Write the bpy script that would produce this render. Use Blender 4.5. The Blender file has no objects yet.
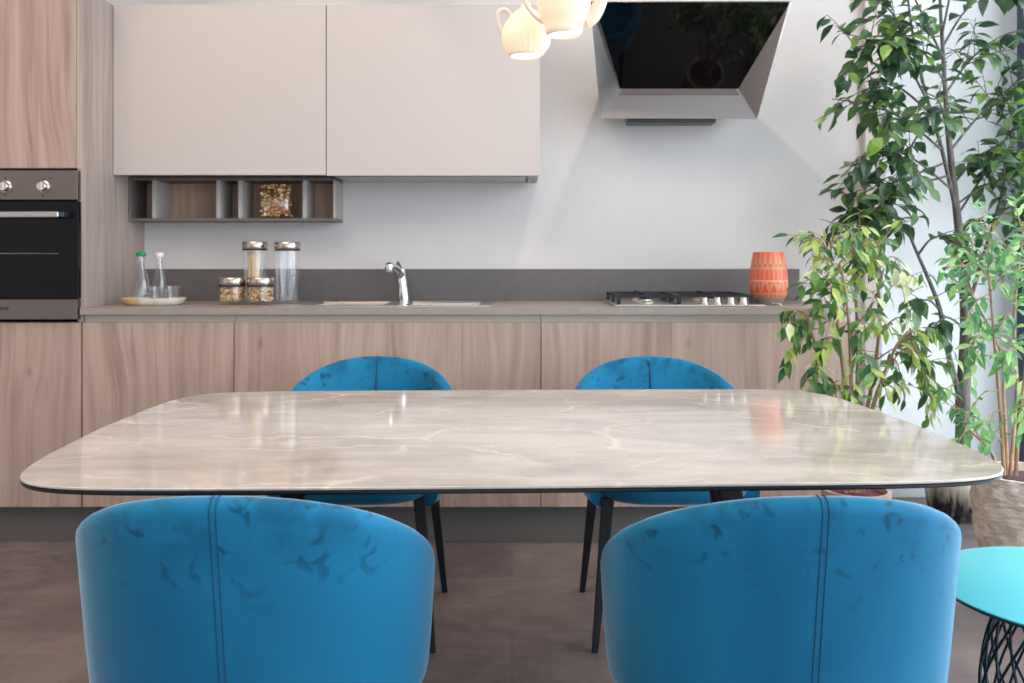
import bpy, bmesh, math, random
from mathutils import Vector, Matrix

random.seed(7)
S = bpy.context.scene
COL = S.collection
PI = math.pi

# ------------------------------------------------------------------ camera
F, CX, HY, HC = 902.0, 512.0, 258.0, 1.114
cam_d = bpy.data.cameras.new('camera')
cam = bpy.data.objects.new('camera', cam_d)
COL.objects.link(cam)
cam.location = (0, 0, HC)
cam.rotation_euler = (PI / 2, 0, 0)
cam_d.sensor_width = 36.0
cam_d.lens = F * 36.0 / 1024.0
cam_d.shift_y = -(341.5 - HY) / 1024.0
cam_d.clip_start = 0.05
cam_d.dof.use_dof = True
cam_d.dof.focus_distance = 1.75
cam_d.dof.aperture_fstop = 9.0
S.camera = cam

# ------------------------------------------------------------------ world, lights, exposure
S.view_settings.view_transform = 'Standard'
S.view_settings.look = 'None'
S.view_settings.gamma = 1.0
S.view_settings.use_curve_mapping = False
S.view_settings.exposure = 0.0
S.cycles.use_denoising = True
S.cycles.max_bounces = 8
S.cycles.sample_clamp_indirect = 6.0
S.cycles.caustics_reflective = False
S.cycles.caustics_refractive = False

W = bpy.data.worlds.new('sky')
S.world = W
W.use_nodes = True
wn, wl = W.node_tree.nodes, W.node_tree.links
wn.clear()
wo = wn.new('ShaderNodeOutputWorld')
wb = wn.new('ShaderNodeBackground')
wtc = wn.new('ShaderNodeTexCoord')
wsep = wn.new('ShaderNodeSeparateXYZ')
wr = wn.new('ShaderNodeValToRGB')
wr.color_ramp.elements[0].position = 0.46
wr.color_ramp.elements[0].color = (0.30, 0.36, 0.42, 1)
wr.color_ramp.elements[1].position = 0.72
wr.color_ramp.elements[1].color = (0.70, 0.85, 1.0, 1)
e = wr.color_ramp.elements.new(0.52)
e.color = (0.80, 0.90, 1.0, 1)
wmr = wn.new('ShaderNodeMapRange')
wmr.inputs[1].default_value = -1
wl.new(wtc.outputs['Generated'], wsep.inputs[0])
wl.new(wsep.outputs[2], wmr.inputs[0])
wl.new(wmr.outputs[0], wr.inputs[0])
wl.new(wr.outputs[0], wb.inputs[0])
wb.inputs[1].default_value = 1.6
wl.new(wb.outputs[0], wo.inputs[0])


def area(name, loc, rot, sx, sy, power, col):
    d = bpy.data.lights.new(name, 'AREA')
    d.shape = 'RECTANGLE'
    d.size, d.size_y = sx, sy
    d.energy = power
    d.color = col
    o = bpy.data.objects.new(name, d)
    COL.objects.link(o)
    o.location = loc
    o.rotation_euler = rot
    return o


def spot(name, loc, target, power, col, ang=60, blend=0.4, rad=0.04):
    d = bpy.data.lights.new(name, 'SPOT')
    d.energy = power
    d.color = col
    d.spot_size = math.radians(ang)
    d.spot_blend = blend
    d.shadow_soft_size = rad
    o = bpy.data.objects.new(name, d)
    COL.objects.link(o)
    o.location = loc
    v = Vector(target) - Vector(loc)
    o.rotation_euler = v.to_track_quat('-Z', 'Y').to_euler()
    return o


COOL = (0.86, 0.93, 1.0)
WARM = (1.0, 0.80, 0.62)
area('daylight_through_storefront', (2.30, 0.3, 1.6), (0, PI / 2, 0), 2.6, 7.2, 222, COOL)
area('daylight_through_front_window', (0.6, -3.3, 1.6), (PI / 2, 0, 0), 4.6, 2.4, 26, COOL)
area('overhead_fill_light', (-1.3, 1.2, 3.12), (0, 0, 0), 2.4, 2.0, 60, (1.0, 0.84, 0.71))  # warm ambient fill added overhead, not a modelled fixture
spot('ceiling_spot_over_cabinets', (-0.98, 3.0, 3.1), (-0.96, 3.80, 1.55), 24, WARM, 62, 0.30)
spot('ceiling_spot_over_hood', (0.5, 3.1, 3.12), (0.95, 4.1, 1.3), 46, (1.0, 0.84, 0.74), 130, 1.0)
spot('ceiling_spot_over_oven', (-2.0, 2.3, 3.1), (-2.0, 3.6, 0.9), 8, WARM, 80, 0.5)


# ------------------------------------------------------------------ helpers
def at(px, py, Y):
    return Vector(((px - CX) * Y / F, Y, HC - (py - HY) * Y / F))


def ax(px, Y):
    return (px - CX) * Y / F


def az(py, Y):
    return HC - (py - HY) * Y / F


class MB:
    def __init__(self):
        self.bm = bmesh.new()
        self.mi = 0

    def face(self, vs):
        try:
            f = self.bm.faces.new(vs)
            f.material_index = self.mi
            return f
        except ValueError:
            return None

    def box(self, x0, x1, y0, y1, z0, z1):
        v = [self.bm.verts.new(p) for p in ((x0, y0, z0), (x1, y0, z0), (x1, y1, z0), (x0, y1, z0),
                                            (x0, y0, z1), (x1, y0, z1), (x1, y1, z1), (x0, y1, z1))]
        for f in ((3, 2, 1, 0), (4, 5, 6, 7), (0, 1, 5, 4), (1, 2, 6, 5), (2, 3, 7, 6), (3, 0, 4, 7)):
            self.face([v[i] for i in f])
        return self

    def hexa(self, pts):
        v = [self.bm.verts.new(p) for p in pts]
        for f in ((3, 2, 1, 0), (4, 5, 6, 7), (0, 1, 5, 4), (1, 2, 6, 5), (2, 3, 7, 6), (3, 0, 4, 7)):
            self.face([v[i] for i in f])
        return self

    def bar(self, p0, p1, w0, w1, d0=None, d1=None):
        """tapered square bar between two points, sides roughly aligned to x and y"""
        p0, p1 = Vector(p0), Vector(p1)
        d0 = d0 or w0
        d1 = d1 or w1
        pts = []
        for p, w, d in ((p0, w0, d0), (p1, w1, d1)):
            for sx, sy in ((-1, -1), (1, -1), (1, 1), (-1, 1)):
                pts.append(p + Vector((sx * w / 2, sy * d / 2, 0)))
        if p0.z > p1.z:
            pts = pts[4:] + pts[:4]
        return self.hexa(pts)

    def ring(self, c, u, v, r, n):
        return [self.bm.verts.new(c + u * (r * math.cos(2 * PI * k / n)) + v * (r * math.sin(2 * PI * k / n))) for k in range(n)]

    def tube(self, path, rad, n=8, cap=True, closed=False):
        P = [Vector(p) for p in path]
        m = len(P)
        R = rad if isinstance(rad, (list, tuple)) else [rad] * m
        rings = []
        u = None
        for i in range(m):
            if closed:
                t = P[(i + 1) % m] - P[i - 1]
            else:
                t = P[min(i + 1, m - 1)] - P[max(i - 1, 0)]
            if t.length < 1e-9:
                t = Vector((0, 0, 1))
            t.normalize()
            if u is None:
                u = t.orthogonal().normalized()
            else:
                u = (u - t * u.dot(t))
                u = u.normalized() if u.length > 1e-6 else t.orthogonal().normalized()
            rings.append(self.ring(P[i], u, t.cross(u), R[i], n))
        k = m if closed else m - 1
        for i in range(k):
            a, b = rings[i], rings[(i + 1) % m]
            for j in range(n):
                self.face([a[j], a[(j + 1) % n], b[(j + 1) % n], b[j]])
        if cap and not closed:
            self.face(rings[0][::-1])
            self.face(rings[-1])
        return self

    def lathe(self, prof, c=(0, 0, 0), n=40, fn=None, matfn=None):
        """profile of (radius, z), from one end to the other; radius 0 closes it"""
        c = Vector(c)
        rows = []
        for i, (r, z) in enumerate(prof):
            if r < 1e-6:
                rows.append([self.bm.verts.new(c + Vector((0, 0, z)))])
            else:
                row = []
                for k in range(n):
                    a = 2 * PI * k / n
                    rr = r * (fn(a, z) if fn else 1.0)
                    row.append(self.bm.verts.new(c + Vector((rr * math.cos(a), rr * math.sin(a), z))))
                rows.append(row)
        for i in range(len(rows) - 1):
            a, b = rows[i], rows[i + 1]
            for k in range(n):
                k2 = (k + 1) % n
                if matfn:
                    self.mi = matfn((k + .5) / n, (prof[i][1] + prof[i + 1][1]) / 2)
                if len(a) == 1 and len(b) == 1:
                    continue
                if len(a) == 1:
                    self.face([a[0], b[k2], b[k]])
                elif len(b) == 1:
                    self.face([a[k], a[k2], b[0]])
                else:
                    self.face([a[k], a[k2], b[k2], b[k]])
        return self

    def prism(self, outline, z0, z1):
        lo = [self.bm.verts.new((x, y, z0)) for x, y in outline]
        hi = [self.bm.verts.new((x, y, z1)) for x, y in outline]
        n = len(outline)
        for i in range(n):
            self.face([lo[i], lo[(i + 1) % n], hi[(i + 1) % n], hi[i]])
        self.face(lo[::-1])
        self.face(hi)
        return self


def put(name, mb, mats, parent=None, smooth=30, bevel=0.0, seg=2, world=False, recalc=True, loc=None):
    bm = mb.bm
    if recalc:
        bmesh.ops.recalc_face_normals(bm, faces=bm.faces[:])
    if parent is not None and world:
        p = parent
        off = Vector((0, 0, 0))
        while p is not None:
            off += p.location
            p = p.parent
        for v in bm.verts:
            v.co -= off
    me = bpy.data.meshes.new(name)
    bm.to_mesh(me)
    bm.free()
    for m in (mats if isinstance(mats, (list, tuple)) else [mats]):
        me.materials.append(m)
    if smooth:
        for p in me.polygons:
            p.use_smooth = True
        me.set_sharp_from_angle(angle=math.radians(smooth))
    o = bpy.data.objects.new(name, me)
    COL.objects.link(o)
    if loc is not None:
        o.location = loc
    if parent is not None:
        o.parent = parent
    if bevel:
        b = o.modifiers.new('bevel', 'BEVEL')
        b.width = bevel
        b.segments = seg
        b.limit_method = 'ANGLE'
        b.angle_limit = math.radians(40)
    return o


def thing(name, label, cat, loc=(0, 0, 0), rotz=0.0, group=None):
    o = bpy.data.objects.new(name, None)
    o.empty_display_size = 0.1
    COL.objects.link(o)
    o.location = loc
    o.rotation_euler = (0, 0, rotz)
    o['label'] = label
    o['category'] = cat
    if group:
        o['group'] = group
    return o


def tag(o, label, cat, group=None):
    o['label'] = label
    o['category'] = cat
    if group:
        o['group'] = group
    return o


def struct(name, mb, mat, **k):
    o = put(name, mb, mat, **k)
    o['kind'] = 'structure'
    return o


def dup(root, loc, rotz, label):
    r = root.copy()
    COL.objects.link(r)
    r.location = loc
    r.rotation_euler = (0, 0, rotz)
    r['label'] = label
    for ch in list(root.children):
        c = ch.copy()
        COL.objects.link(c)
        c.parent = r
        for g in list(ch.children):
            d = g.copy()
            COL.objects.link(d)
            d.parent = c
    return r


def spline(pts, n=6):
    """Catmull-Rom through the points"""
    P = [Vector(p) for p in pts]
    if len(P) < 3:
        return [P[0].lerp(P[-1], i / n) for i in range(n + 1)]
    out = []
    for i in range(len(P) - 1):
        p0 = P[i - 1] if i else P[0] * 2 - P[1]
        p1, p2 = P[i], P[i + 1]
        p3 = P[i + 2] if i + 2 < len(P) else P[-1] * 2 - P[-2]
        for k in range(n):
            t = k / n
            out.append(0.5 * ((2 * p1) + (p2 - p0) * t + (2 * p0 - 5 * p1 + 4 * p2 - p3) * t * t + (3 * p1 - p0 - 3 * p2 + p3) * t ** 3))
    out.append(P[-1])
    return out


# ------------------------------------------------------------------ materials
def rgb(r, g, b):
    """sRGB 0-255 to linear"""
    f = lambda c: (c / 255 / 12.92) if c / 255 <= 0.04045 else ((c / 255 + 0.055) / 1.055) ** 2.4
    return (f(r), f(g), f(b), 1.0)


class Mat:
    def __init__(self, name, col, rough=0.5, metal=0.0, **kw):
        self.m = bpy.data.materials.new(name)
        self.m.use_nodes = True
        self.nt = self.m.node_tree
        self.n, self.l = self.nt.nodes, self.nt.links
        self.b = self.n['Principled BSDF']
        self.out = self.n['Material Output']
        self.b.inputs['Base Color'].default_value = col
        self.b.inputs['Roughness'].default_value = rough
        self.b.inputs['Metallic'].default_value = metal
        for k, v in kw.items():
            self.b.inputs[k.replace('_', ' ')].default_value = v
        self._tc = None

    def node(self, t, **inp):
        n = self.n.new(t)
        for k, v in inp.items():
            n.inputs[k].default_value = v
        return n

    def coord(self, scale=(1, 1, 1), rnd=0.0):
        if self._tc is None:
            self._tc = self.n.new('ShaderNodeTexCoord')
        src = self._tc.outputs['Object']
        if rnd:
            oi = self.n.new('ShaderNodeObjectInfo')
            mu = self.node('ShaderNodeVectorMath')
            mu.operation = 'MULTIPLY_ADD'
            mu.inputs[1].default_value = (1, 1, 1)
            cb = self.n.new('ShaderNodeCombineXYZ')
            sc = self.n.new('ShaderNodeMath')
            sc.operation = 'MULTIPLY'
            sc.inputs[1].default_value = rnd
            self.l.new(oi.outputs['Random'], sc.inputs[0])
            for i in range(3):
                self.l.new(sc.outputs[0], cb.inputs[i])
            self.l.new(src, mu.inputs[0])
            self.l.new(cb.outputs[0], mu.inputs[2])
            src = mu.outputs[0]
        mp = self.n.new('ShaderNodeMapping')
        mp.inputs['Scale'].default_value = scale
        self.l.new(src, mp.inputs[0])
        return mp.outputs[0]

    def noise(self, vec, scale, detail=4.0, rough=0.55, dist=0.0):
        n = self.node('ShaderNodeTexNoise', Scale=scale, Detail=detail, Roughness=rough, Distortion=dist)
        self.l.new(vec, n.inputs['Vector'])
        return n.outputs['Fac']

    def ramp(self, fac, stops, interp='LINEAR'):
        r = self.n.new('ShaderNodeValToRGB')
        r.color_ramp.interpolation = interp
        el = r.color_ramp.elements
        while len(el) < len(stops):
            el.new(0.5)
        for e_, (p, c) in zip(el, stops):
            e_.position = p
            e_.color = c if len(c) == 4 else (*c, 1)
        self.l.new(fac, r.inputs[0])
        return r.outputs[0]

    def mix(self, fac, a, b, mode='MIX'):
        m = self.n.new('ShaderNodeMix')
        m.data_type = 'RGBA'
        m.blend_type = mode
        for s, v in ((m.inputs[0], fac), (m.inputs[6], a), (m.inputs[7], b)):
            if hasattr(v, 'links'):
                self.l.new(v, s)
            else:
                s.default_value = v
        return m.outputs[2]

    def math(self, op, a, b=0.0):
        m = self.n.new('ShaderNodeMath')
        m.operation = op
        for s, v in ((m.inputs[0], a), (m.inputs[1], b)):
            if hasattr(v, 'links'):
                self.l.new(v, s)
            else:
                s.default_value = v
        return m.outputs[0]

    def to(self, sock, inp):
        self.l.new(sock, self.b.inputs[inp])
        return self

    def bump(self, h, strength=0.2, dist=0.01):
        b = self.node('ShaderNodeBump', Strength=strength, Distance=dist)
        self.l.new(h, b.inputs['Height'])
        self.l.new(b.outputs[0], self.b.inputs['Normal'])
        return self


BW = ((0, 0, 0), (1, 1, 1))


def make_wood(name, light, mid, dark, knots=True):
    M = Mat(name, mid, 0.5)
    v = M.coord((1, 1, 1), rnd=13.0)
    sp = M.n.new('ShaderNodeSeparateXYZ')
    M.l.new(v, sp.inputs[0])
    # veneer leaves of uneven width, each with its own tone and figure
    u = M.math('ADD', sp.outputs[0], sp.outputs[1])
    wob = M.noise(M.coord((3.0, 3.0, 0.0), rnd=13.0), 1.0, 1.0)
    pid = M.math('FLOOR', M.math('ADD', M.math('MULTIPLY', u, 6.2), M.math('MULTIPLY', wob, 2.2)))
    wn_ = M.n.new('ShaderNodeTexWhiteNoise')
    wn_.noise_dimensions = '1D'
    M.l.new(pid, wn_.inputs['W'])
    tone = wn_.outputs['Value']
    # cathedral figure: stretched noise, warped sideways
    warp = M.noise(M.coord((2.2, 2.2, 0.9), rnd=13.0), 1.0, 2.0)
    cb = M.n.new('ShaderNodeCombineXYZ')
    M.l.new(M.math('ADD', M.math('MULTIPLY', u, 26.0), M.math('ADD', M.math('MULTIPLY', warp, 5.0), M.math('MULTIPLY', tone, 40.0))), cb.inputs[0])
    M.l.new(M.math('MULTIPLY', sp.outputs[2], 0.9), cb.inputs[2])
    M.l.new(M.math('MULTIPLY', tone, 17.0), cb.inputs[1])
    fig = M.noise(cb.outputs[0], 1.0, 6.0, 0.62, 0.5)
    cloud = M.noise(M.coord((4, 4, 1.2), rnd=13.0), 1.0, 4.0, 0.6)
    fine = M.noise(M.coord((240, 240, 5.0), rnd=13.0), 1.0, 3.0, 0.6)
    c1 = M.ramp(fig, [(0.30, dark), (0.47, mid), (0.66, light)])
    c1 = M.mix(M.math('MULTIPLY', M.math('SUBTRACT', tone, 0.1), 0.28), c1, dark)
    c1 = M.mix(M.math('MULTIPLY', M.ramp(cloud, [(0.4, (0, 0, 0)), (0.7, (1, 1, 1))]), 0.4), c1, light)
    c3 = M.mix(M.math('MULTIPLY', M.ramp(fine, [(0.45, (0, 0, 0)), (0.75, (1, 1, 1))]), 0.18), c1, dark)
    if knots:
        vk = M.coord((3.6, 3.6, 1.5), rnd=13.0)
        vo = M.node('ShaderNodeTexVoronoi', Scale=1.9)
        M.l.new(vk, vo.inputs['Vector'])
        k = M.ramp(vo.outputs['Distance'], [(0.015, (1, 1, 1)), (0.085, (0, 0, 0))])
        kn = M.math('MULTIPLY', M.math('MULTIPLY', k, M.ramp(fig, [(0.35, (1, 1, 1)), (0.6, (0.25, 0.25, 0.25))])), 0.75)
        c3 = M.mix(kn, c3, (dark[0] * .42, dark[1] * .38, dark[2] * .36, 1))
    M.to(c3, 'Base Color')
    M.bump(fine, 0.05, 0.002)
    return M.m


WOOD = make_wood('oak_veneer', rgb(189, 165, 151), rgb(170, 144, 130), rgb(138, 111, 98))
WOOD_DAYLIT = make_wood('oak_painted_daylit', rgb(186, 170, 162), rgb(170, 153, 145), rgb(136, 119, 112))  # same oak, its colours greyed to imitate bluish window light
WOOD_DARK = make_wood('oak_shelf_back', rgb(204, 168, 144), rgb(182, 146, 124), rgb(140, 111, 92), False)
CREAM = Mat('cream_lacquer', rgb(190, 180, 175), 0.42).m
CARCASS = Mat('grey_carcass', rgb(176, 172, 170), 0.5).m


def mottled(name, c, amount=0.06, scale=6, rough=0.6, **kw):
    M = Mat(name, c, rough, **kw)
    n = M.noise(M.coord(), scale, 5.0, 0.6)
    d = tuple(x * (1 - amount * 2.2) for x in c[:3]) + (1,)
    l_ = tuple(min(1, x * (1 + amount)) for x in c[:3]) + (1,)
    M.to(M.ramp(n, [(0.3, d), (0.7, l_)]), 'Base Color')
    return M


WALL = mottled('painted_wall', rgb(213, 208, 206), 0.02, 3, 0.75).m
WALL_WHITE = mottled('white_wall', rgb(242, 243, 244), 0.015, 3, 0.75).m
CEIL = Mat('ceiling_paint', rgb(225, 223, 220), 0.85).m
TRIMM = Mat('beige_paint', rgb(205, 194, 188), 0.7).m
SKIRT = Mat('white_skirting', rgb(232, 234, 236), 0.5).m

# floor: large brown-grey stone-look tiles
M = Mat('stone_look_floor', rgb(110, 98, 98), 0.42)
v = M.coord((1, 1, 1))
n1 = M.noise(v, 2.4, 7.0, 0.65, 0.8)
n2 = M.noise(M.coord((1, 3.2, 1)), 9.0, 6.0, 0.7, 0.4)
c = M.ramp(n1, [(0.3, rgb(90, 77, 77)), (0.5, rgb(120, 105, 102)), (0.7, rgb(152, 133, 127))])
c = M.mix(0.45, c, M.ramp(n2, [(0.3, rgb(74, 64, 66)), (0.7, rgb(142, 126, 120))]))
br = M.node('ShaderNodeTexBrick', Scale=1.0)
br.inputs['Mortar Size'].default_value = 0.003
br.inputs['Brick Width'].default_value = 0.9
br.inputs['Row Height'].default_value = 0.45
br.inputs['Color1'].default_value = (0.86, 0.86, 0.88, 1)
br.inputs['Color2'].default_value = (1.0, 1.0, 1.0, 1)
br.inputs['Mortar'].default_value = (0.78, 0.76, 0.76, 1)
M.l.new(v, br.inputs['Vector'])
c = M.mix(1.0, c, br.outputs['Color'], 'MULTIPLY')
M.to(c, 'Base Color')
M.to(M.ramp(n2, [(0.3, (0.34,) * 3), (0.7, (0.5,) * 3)]), 'Roughness')
M.bump(n2, 0.08, 0.004)
FLOOR = M.m

WORKTOP = mottled('grey_brown_worktop', rgb(152, 140, 131), 0.05, 30, 0.42).m
UPSTAND = mottled('dark_grey_upstand', rgb(100, 95, 95), 0.04, 30, 0.5).m
PLINTH = Mat('grey_plinth', rgb(96, 92, 90), 0.4).m
CHANNEL = Mat('taupe_channel', rgb(196, 183, 170), 0.4).m


def steel(name, c, rough=0.3, stretch=(2, 2, 260), aniso=0.0):
    M = Mat(name, c, rough, 1.0)
    n = M.noise(M.coord(stretch), 1.0, 3.0, 0.6)
    M.to(M.ramp(n, [(0.3, (rough * .8,) * 3), (0.7, (rough * 1.25,) * 3)]), 'Roughness')
    M.bump(n, 0.012, 0.0005)
    return M.m


STEEL = steel('brushed_steel', rgb(190, 186, 184), 0.3)
STEEL_D = steel('dark_brushed_steel', rgb(128, 118, 114), 0.36)
STEEL_HOB = steel('hob_steel', rgb(205, 196, 190), 0.28)
CHROME = Mat('chrome', rgb(220, 222, 225), 0.07, 1.0).m
BLACK_GLASS = Mat('black_glass', rgb(6, 6, 8), 0.04, 0.0, Specular_IOR_Level=0.4).m
OVEN_GLASS = Mat('oven_glass', rgb(7, 8, 12), 0.05, 0.0, Specular_IOR_Level=0.22).m
BLACK = Mat('black_metal', rgb(22, 22, 26), 0.42, 0.2).m
IRON = Mat('cast_iron', rgb(26, 27, 32), 0.5, 0.3).m
DARK = Mat('dark_gap', rgb(30, 27, 27), 0.6).m
SILVER = Mat('satin_knob', rgb(210, 200, 190), 0.25, 1.0).m

# glass that lets light through for jars, bottles and windows
def glass(name, tint=(1, 1, 1, 1), edge=0.6, rough=0.02, base=0.06):
    m = bpy.data.materials.new(name)
    m.use_nodes = True
    nt = m.node_tree
    nt.nodes.clear()
    o = nt.nodes.new('ShaderNodeOutputMaterial')
    tr = nt.nodes.new('ShaderNodeBsdfTransparent')
    tr.inputs[0].default_value = tint
    gl = nt.nodes.new('ShaderNodeBsdfGlossy')
    gl.inputs['Roughness'].default_value = rough
    gl.inputs[0].default_value = (1, 1, 1, 1)
    lw = nt.nodes.new('ShaderNodeLayerWeight')
    lw.inputs[0].default_value = 0.35
    mr = nt.nodes.new('ShaderNodeMapRange')
    mr.inputs[3].default_value = base
    mr.inputs[4].default_value = edge
    mx = nt.nodes.new('ShaderNodeMixShader')
    nt.links.new(lw.outputs['Facing'], mr.inputs[0])
    nt.links.new(mr.outputs[0], mx.inputs[0])
    nt.links.new(tr.outputs[0], mx.inputs[1])
    nt.links.new(gl.outputs[0], mx.inputs[2])
    nt.links.new(mx.outputs[0], o.inputs[0])
    return m


GLASS = glass('clear_glass', (0.98, 0.985, 0.988, 1), 0.38, 0.02, 0.035)
GLASS_G = glass('thick_glass', (0.93, 0.955, 0.97, 1), 0.5, 0.05, 0.08)
PANE = glass('window_glass', (0.94, 0.98, 1.0, 1), 0.3, 0.0, 0.04)
CELLO = glass('cellophane', (0.98, 0.97, 0.95, 1), 0.5, 0.12, 0.10)

# marble table top
M = Mat('grey_beige_marble', rgb(170, 158, 148), 0.07)
M.b.inputs['Specular IOR Level'].default_value = 0.55
v = M.coord((1, 1, 1))
warp = M.node('ShaderNodeTexNoise', Scale=1.6, Detail=6.0, Roughness=0.6)
M.l.new(v, warp.inputs['Vector'])
vm = M.node('ShaderNodeVectorMath')
vm.operation = 'MULTIPLY_ADD'
M.l.new(warp.outputs['Color'], vm.inputs[0])
vm.inputs[1].default_value = (0.55, 0.55, 0.0)
M.l.new(v, vm.inputs[2])


def veins(scale, sc, lo, hi):
    mp = M.node('ShaderNodeMapping')
    mp.inputs['Scale'].default_value = sc
    mp.inputs['Rotation'].default_value = (0, 0, 0.45)
    M.l.new(vm.outputs[0], mp.inputs[0])
    vo = M.node('ShaderNodeTexVoronoi', Scale=scale)
    vo.feature = 'DISTANCE_TO_EDGE'
    M.l.new(mp.outputs[0], vo.inputs['Vector'])
    return M.ramp(vo.outputs['Distance'], [(lo, (1, 1, 1)), (hi, (0, 0, 0))])


n1 = M.noise(v, 3.0, 8.0, 0.65, 0.6)
n2 = M.noise(M.coord((1.2, 4.5, 1)), 2.2, 6.0, 0.6, 0.7)
c = M.ramp(n1, [(0.30, rgb(158, 146, 138)), (0.5, rgb(192, 179, 169)), (0.72, rgb(216, 202, 190))])
c = M.mix(0.4, c, M.ramp(n2, [(0.34, rgb(156, 145, 139)), (0.64, rgb(216, 203, 190))]))
v1 = veins(2.3, (1.0, 2.1, 1), 0.0, 0.030)
v2 = veins(5.5, (1.0, 1.7, 1), 0.0, 0.022)
brk = M.ramp(M.noise(v, 4.0, 3.0), [(0.42, (0, 0, 0)), (0.6, (1, 1, 1))])
c = M.mix(M.math('MULTIPLY', M.math('MULTIPLY', v1, brk), 0.7), c, rgb(238, 222, 202))
c = M.mix(M.math('MULTIPLY', M.math('MULTIPLY', v2, brk), 0.3), c, rgb(234, 218, 200))
M.to(c, 'Base Color')
MARBLE = M.m
EDGE = Mat('pale_stone_edge', rgb(206, 200, 196), 0.3).m

# blue velvet with brushed marks in the nap
M = Mat('blue_velvet', rgb(20, 96, 140), 0.75)
M.b.inputs['Sheen Weight'].default_value = 0.7
M.b.inputs['Sheen Roughness'].default_value = 0.35
M.b.inputs['Sheen Tint'].default_value = (0.62, 0.84, 0.98, 1)
M.b.inputs['Specular IOR Level'].default_value = 0.15
v = M.coord((1, 1, 1), rnd=9.0)
p1 = M.noise(v, 27.0, 2.0, 0.5, 0.5)
p2 = M.noise(M.coord((1, 1, .5), rnd=5.0), 3.0, 3.0, 0.5, 0.3)
sep = M.n.new('ShaderNodeSeparateXYZ')
M.l.new(M.coord(), sep.inputs[0])
hi = M.ramp(sep.outputs[2], [(0.60, (0, 0, 0)), (0.70, (1, 1, 1))])
mk = M.math('MULTIPLY', M.ramp(p1, [(0.595, (0, 0, 0)), (0.68, (1, 1, 1))]), hi)
c = M.ramp(p2, [(0.3, rgb(14, 90, 126)), (0.7, rgb(28, 120, 158))])
c = M.mix(M.math('MULTIPLY', mk, 0.7), c, rgb(10, 56, 80))
p3 = M.noise(M.coord((1, 1, 1), rnd=3.0), 11.0, 3.0, 0.55, 0.4)
h3 = M.ramp(sep.outputs[2], [(0.66, (0, 0, 0)), (0.76, (1, 1, 1))])
m3 = M.math('MULTIPLY', M.ramp(p3, [(0.46, (0, 0, 0)), (0.60, (1, 1, 1))]), h3)
c = M.mix(M.math('MULTIPLY', m3, 0.55), c, rgb(10, 62, 90))
M.to(c, 'Base Color')
fz = M.noise(M.coord(), 700.0, 2.0)
M.bump(fz, 0.12, 0.001)
VELVET = M.m
SEAM = Mat('dark_seam_thread', rgb(10, 62, 92), 0.8).m

TURQ = Mat('turquoise_lacquer', rgb(98, 214, 222), 0.3).m
TEAL = Mat('dark_teal_wire', rgb(14, 48, 60), 0.45, 0.3).m

# plants
def leafmat(name, c, c2, trans=0.3, rough=0.35):
    M = Mat(name, c, rough)
    n = M.noise(M.coord(), 22.0, 2.0)
    col = M.ramp(n, [(0.35, c), (0.65, c2)])
    M.to(col, 'Base Color')
    t = M.n.new('ShaderNodeBsdfTranslucent')
    hs = M.n.new('ShaderNodeHueSaturation')
    hs.inputs['Value'].default_value = 1.5
    M.l.new(col, hs.inputs['Color'])
    M.l.new(hs.outputs[0], t.inputs[0])
    mx = M.n.new('ShaderNodeMixShader')
    mx.inputs[0].default_value = trans
    M.l.new(M.b.outputs[0], mx.inputs[1])
    M.l.new(t.outputs[0], mx.inputs[2])
    M.l.new(mx.outputs[0], M.out.inputs[0])
    return M.m


TREE_LEAF = [leafmat('tree_leaf_dark', rgb(34, 62, 40), rgb(56, 88, 54)),
             leafmat('tree_leaf_mid', rgb(66, 100, 56), rgb(98, 128, 76)),
             leafmat('tree_leaf_fresh', rgb(104, 146, 54), rgb(132, 164, 72))]
VAR_LEAF = [leafmat('fig_leaf_green', rgb(62, 104, 48), rgb(96, 138, 62)),
            leafmat('fig_leaf_lime', rgb(150, 176, 80), rgb(182, 198, 108)),
            leafmat('fig_leaf_cream', rgb(206, 212, 160), rgb(226, 226, 190)),
            leafmat('fig_leaf_deep', rgb(40, 84, 52), rgb(66, 110, 66))]
YOUNG_LEAF = [leafmat('young_leaf_green', rgb(84, 140, 82), rgb(116, 168, 102), .4),
              leafmat('young_leaf_light', rgb(142, 188, 116), rgb(172, 208, 142), .4),
              leafmat('young_leaf_deep', rgb(58, 110, 74), rgb(80, 132, 90), .4)]


def bark(name, a, b, sc=30):
    M = Mat(name, a, 0.8)
    n = M.noise(M.coord((sc, sc, sc * .25)), 1.0, 5.0, 0.6)
    M.to(M.ramp(n, [(0.3, a), (0.7, b)]), 'Base Color')
    M.bump(n, 0.4, 0.004)
    return M.m


BARK = bark('dark_bark', rgb(62, 58, 56), rgb(112, 106, 100), 60)
BARK_PINK = bark('pinkish_bark', rgb(140, 104, 84), rgb(180, 146, 122), 60)
BARK_TAN = bark('tan_bark', rgb(150, 112, 84), rgb(196, 160, 128), 60)
SOIL = mottled('potting_soil', rgb(74, 50, 46), 0.3, 60, 0.9).m
SOIL_RED = mottled('reddish_mulch', rgb(112, 48, 62), 0.3, 60, 0.9).m

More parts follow.
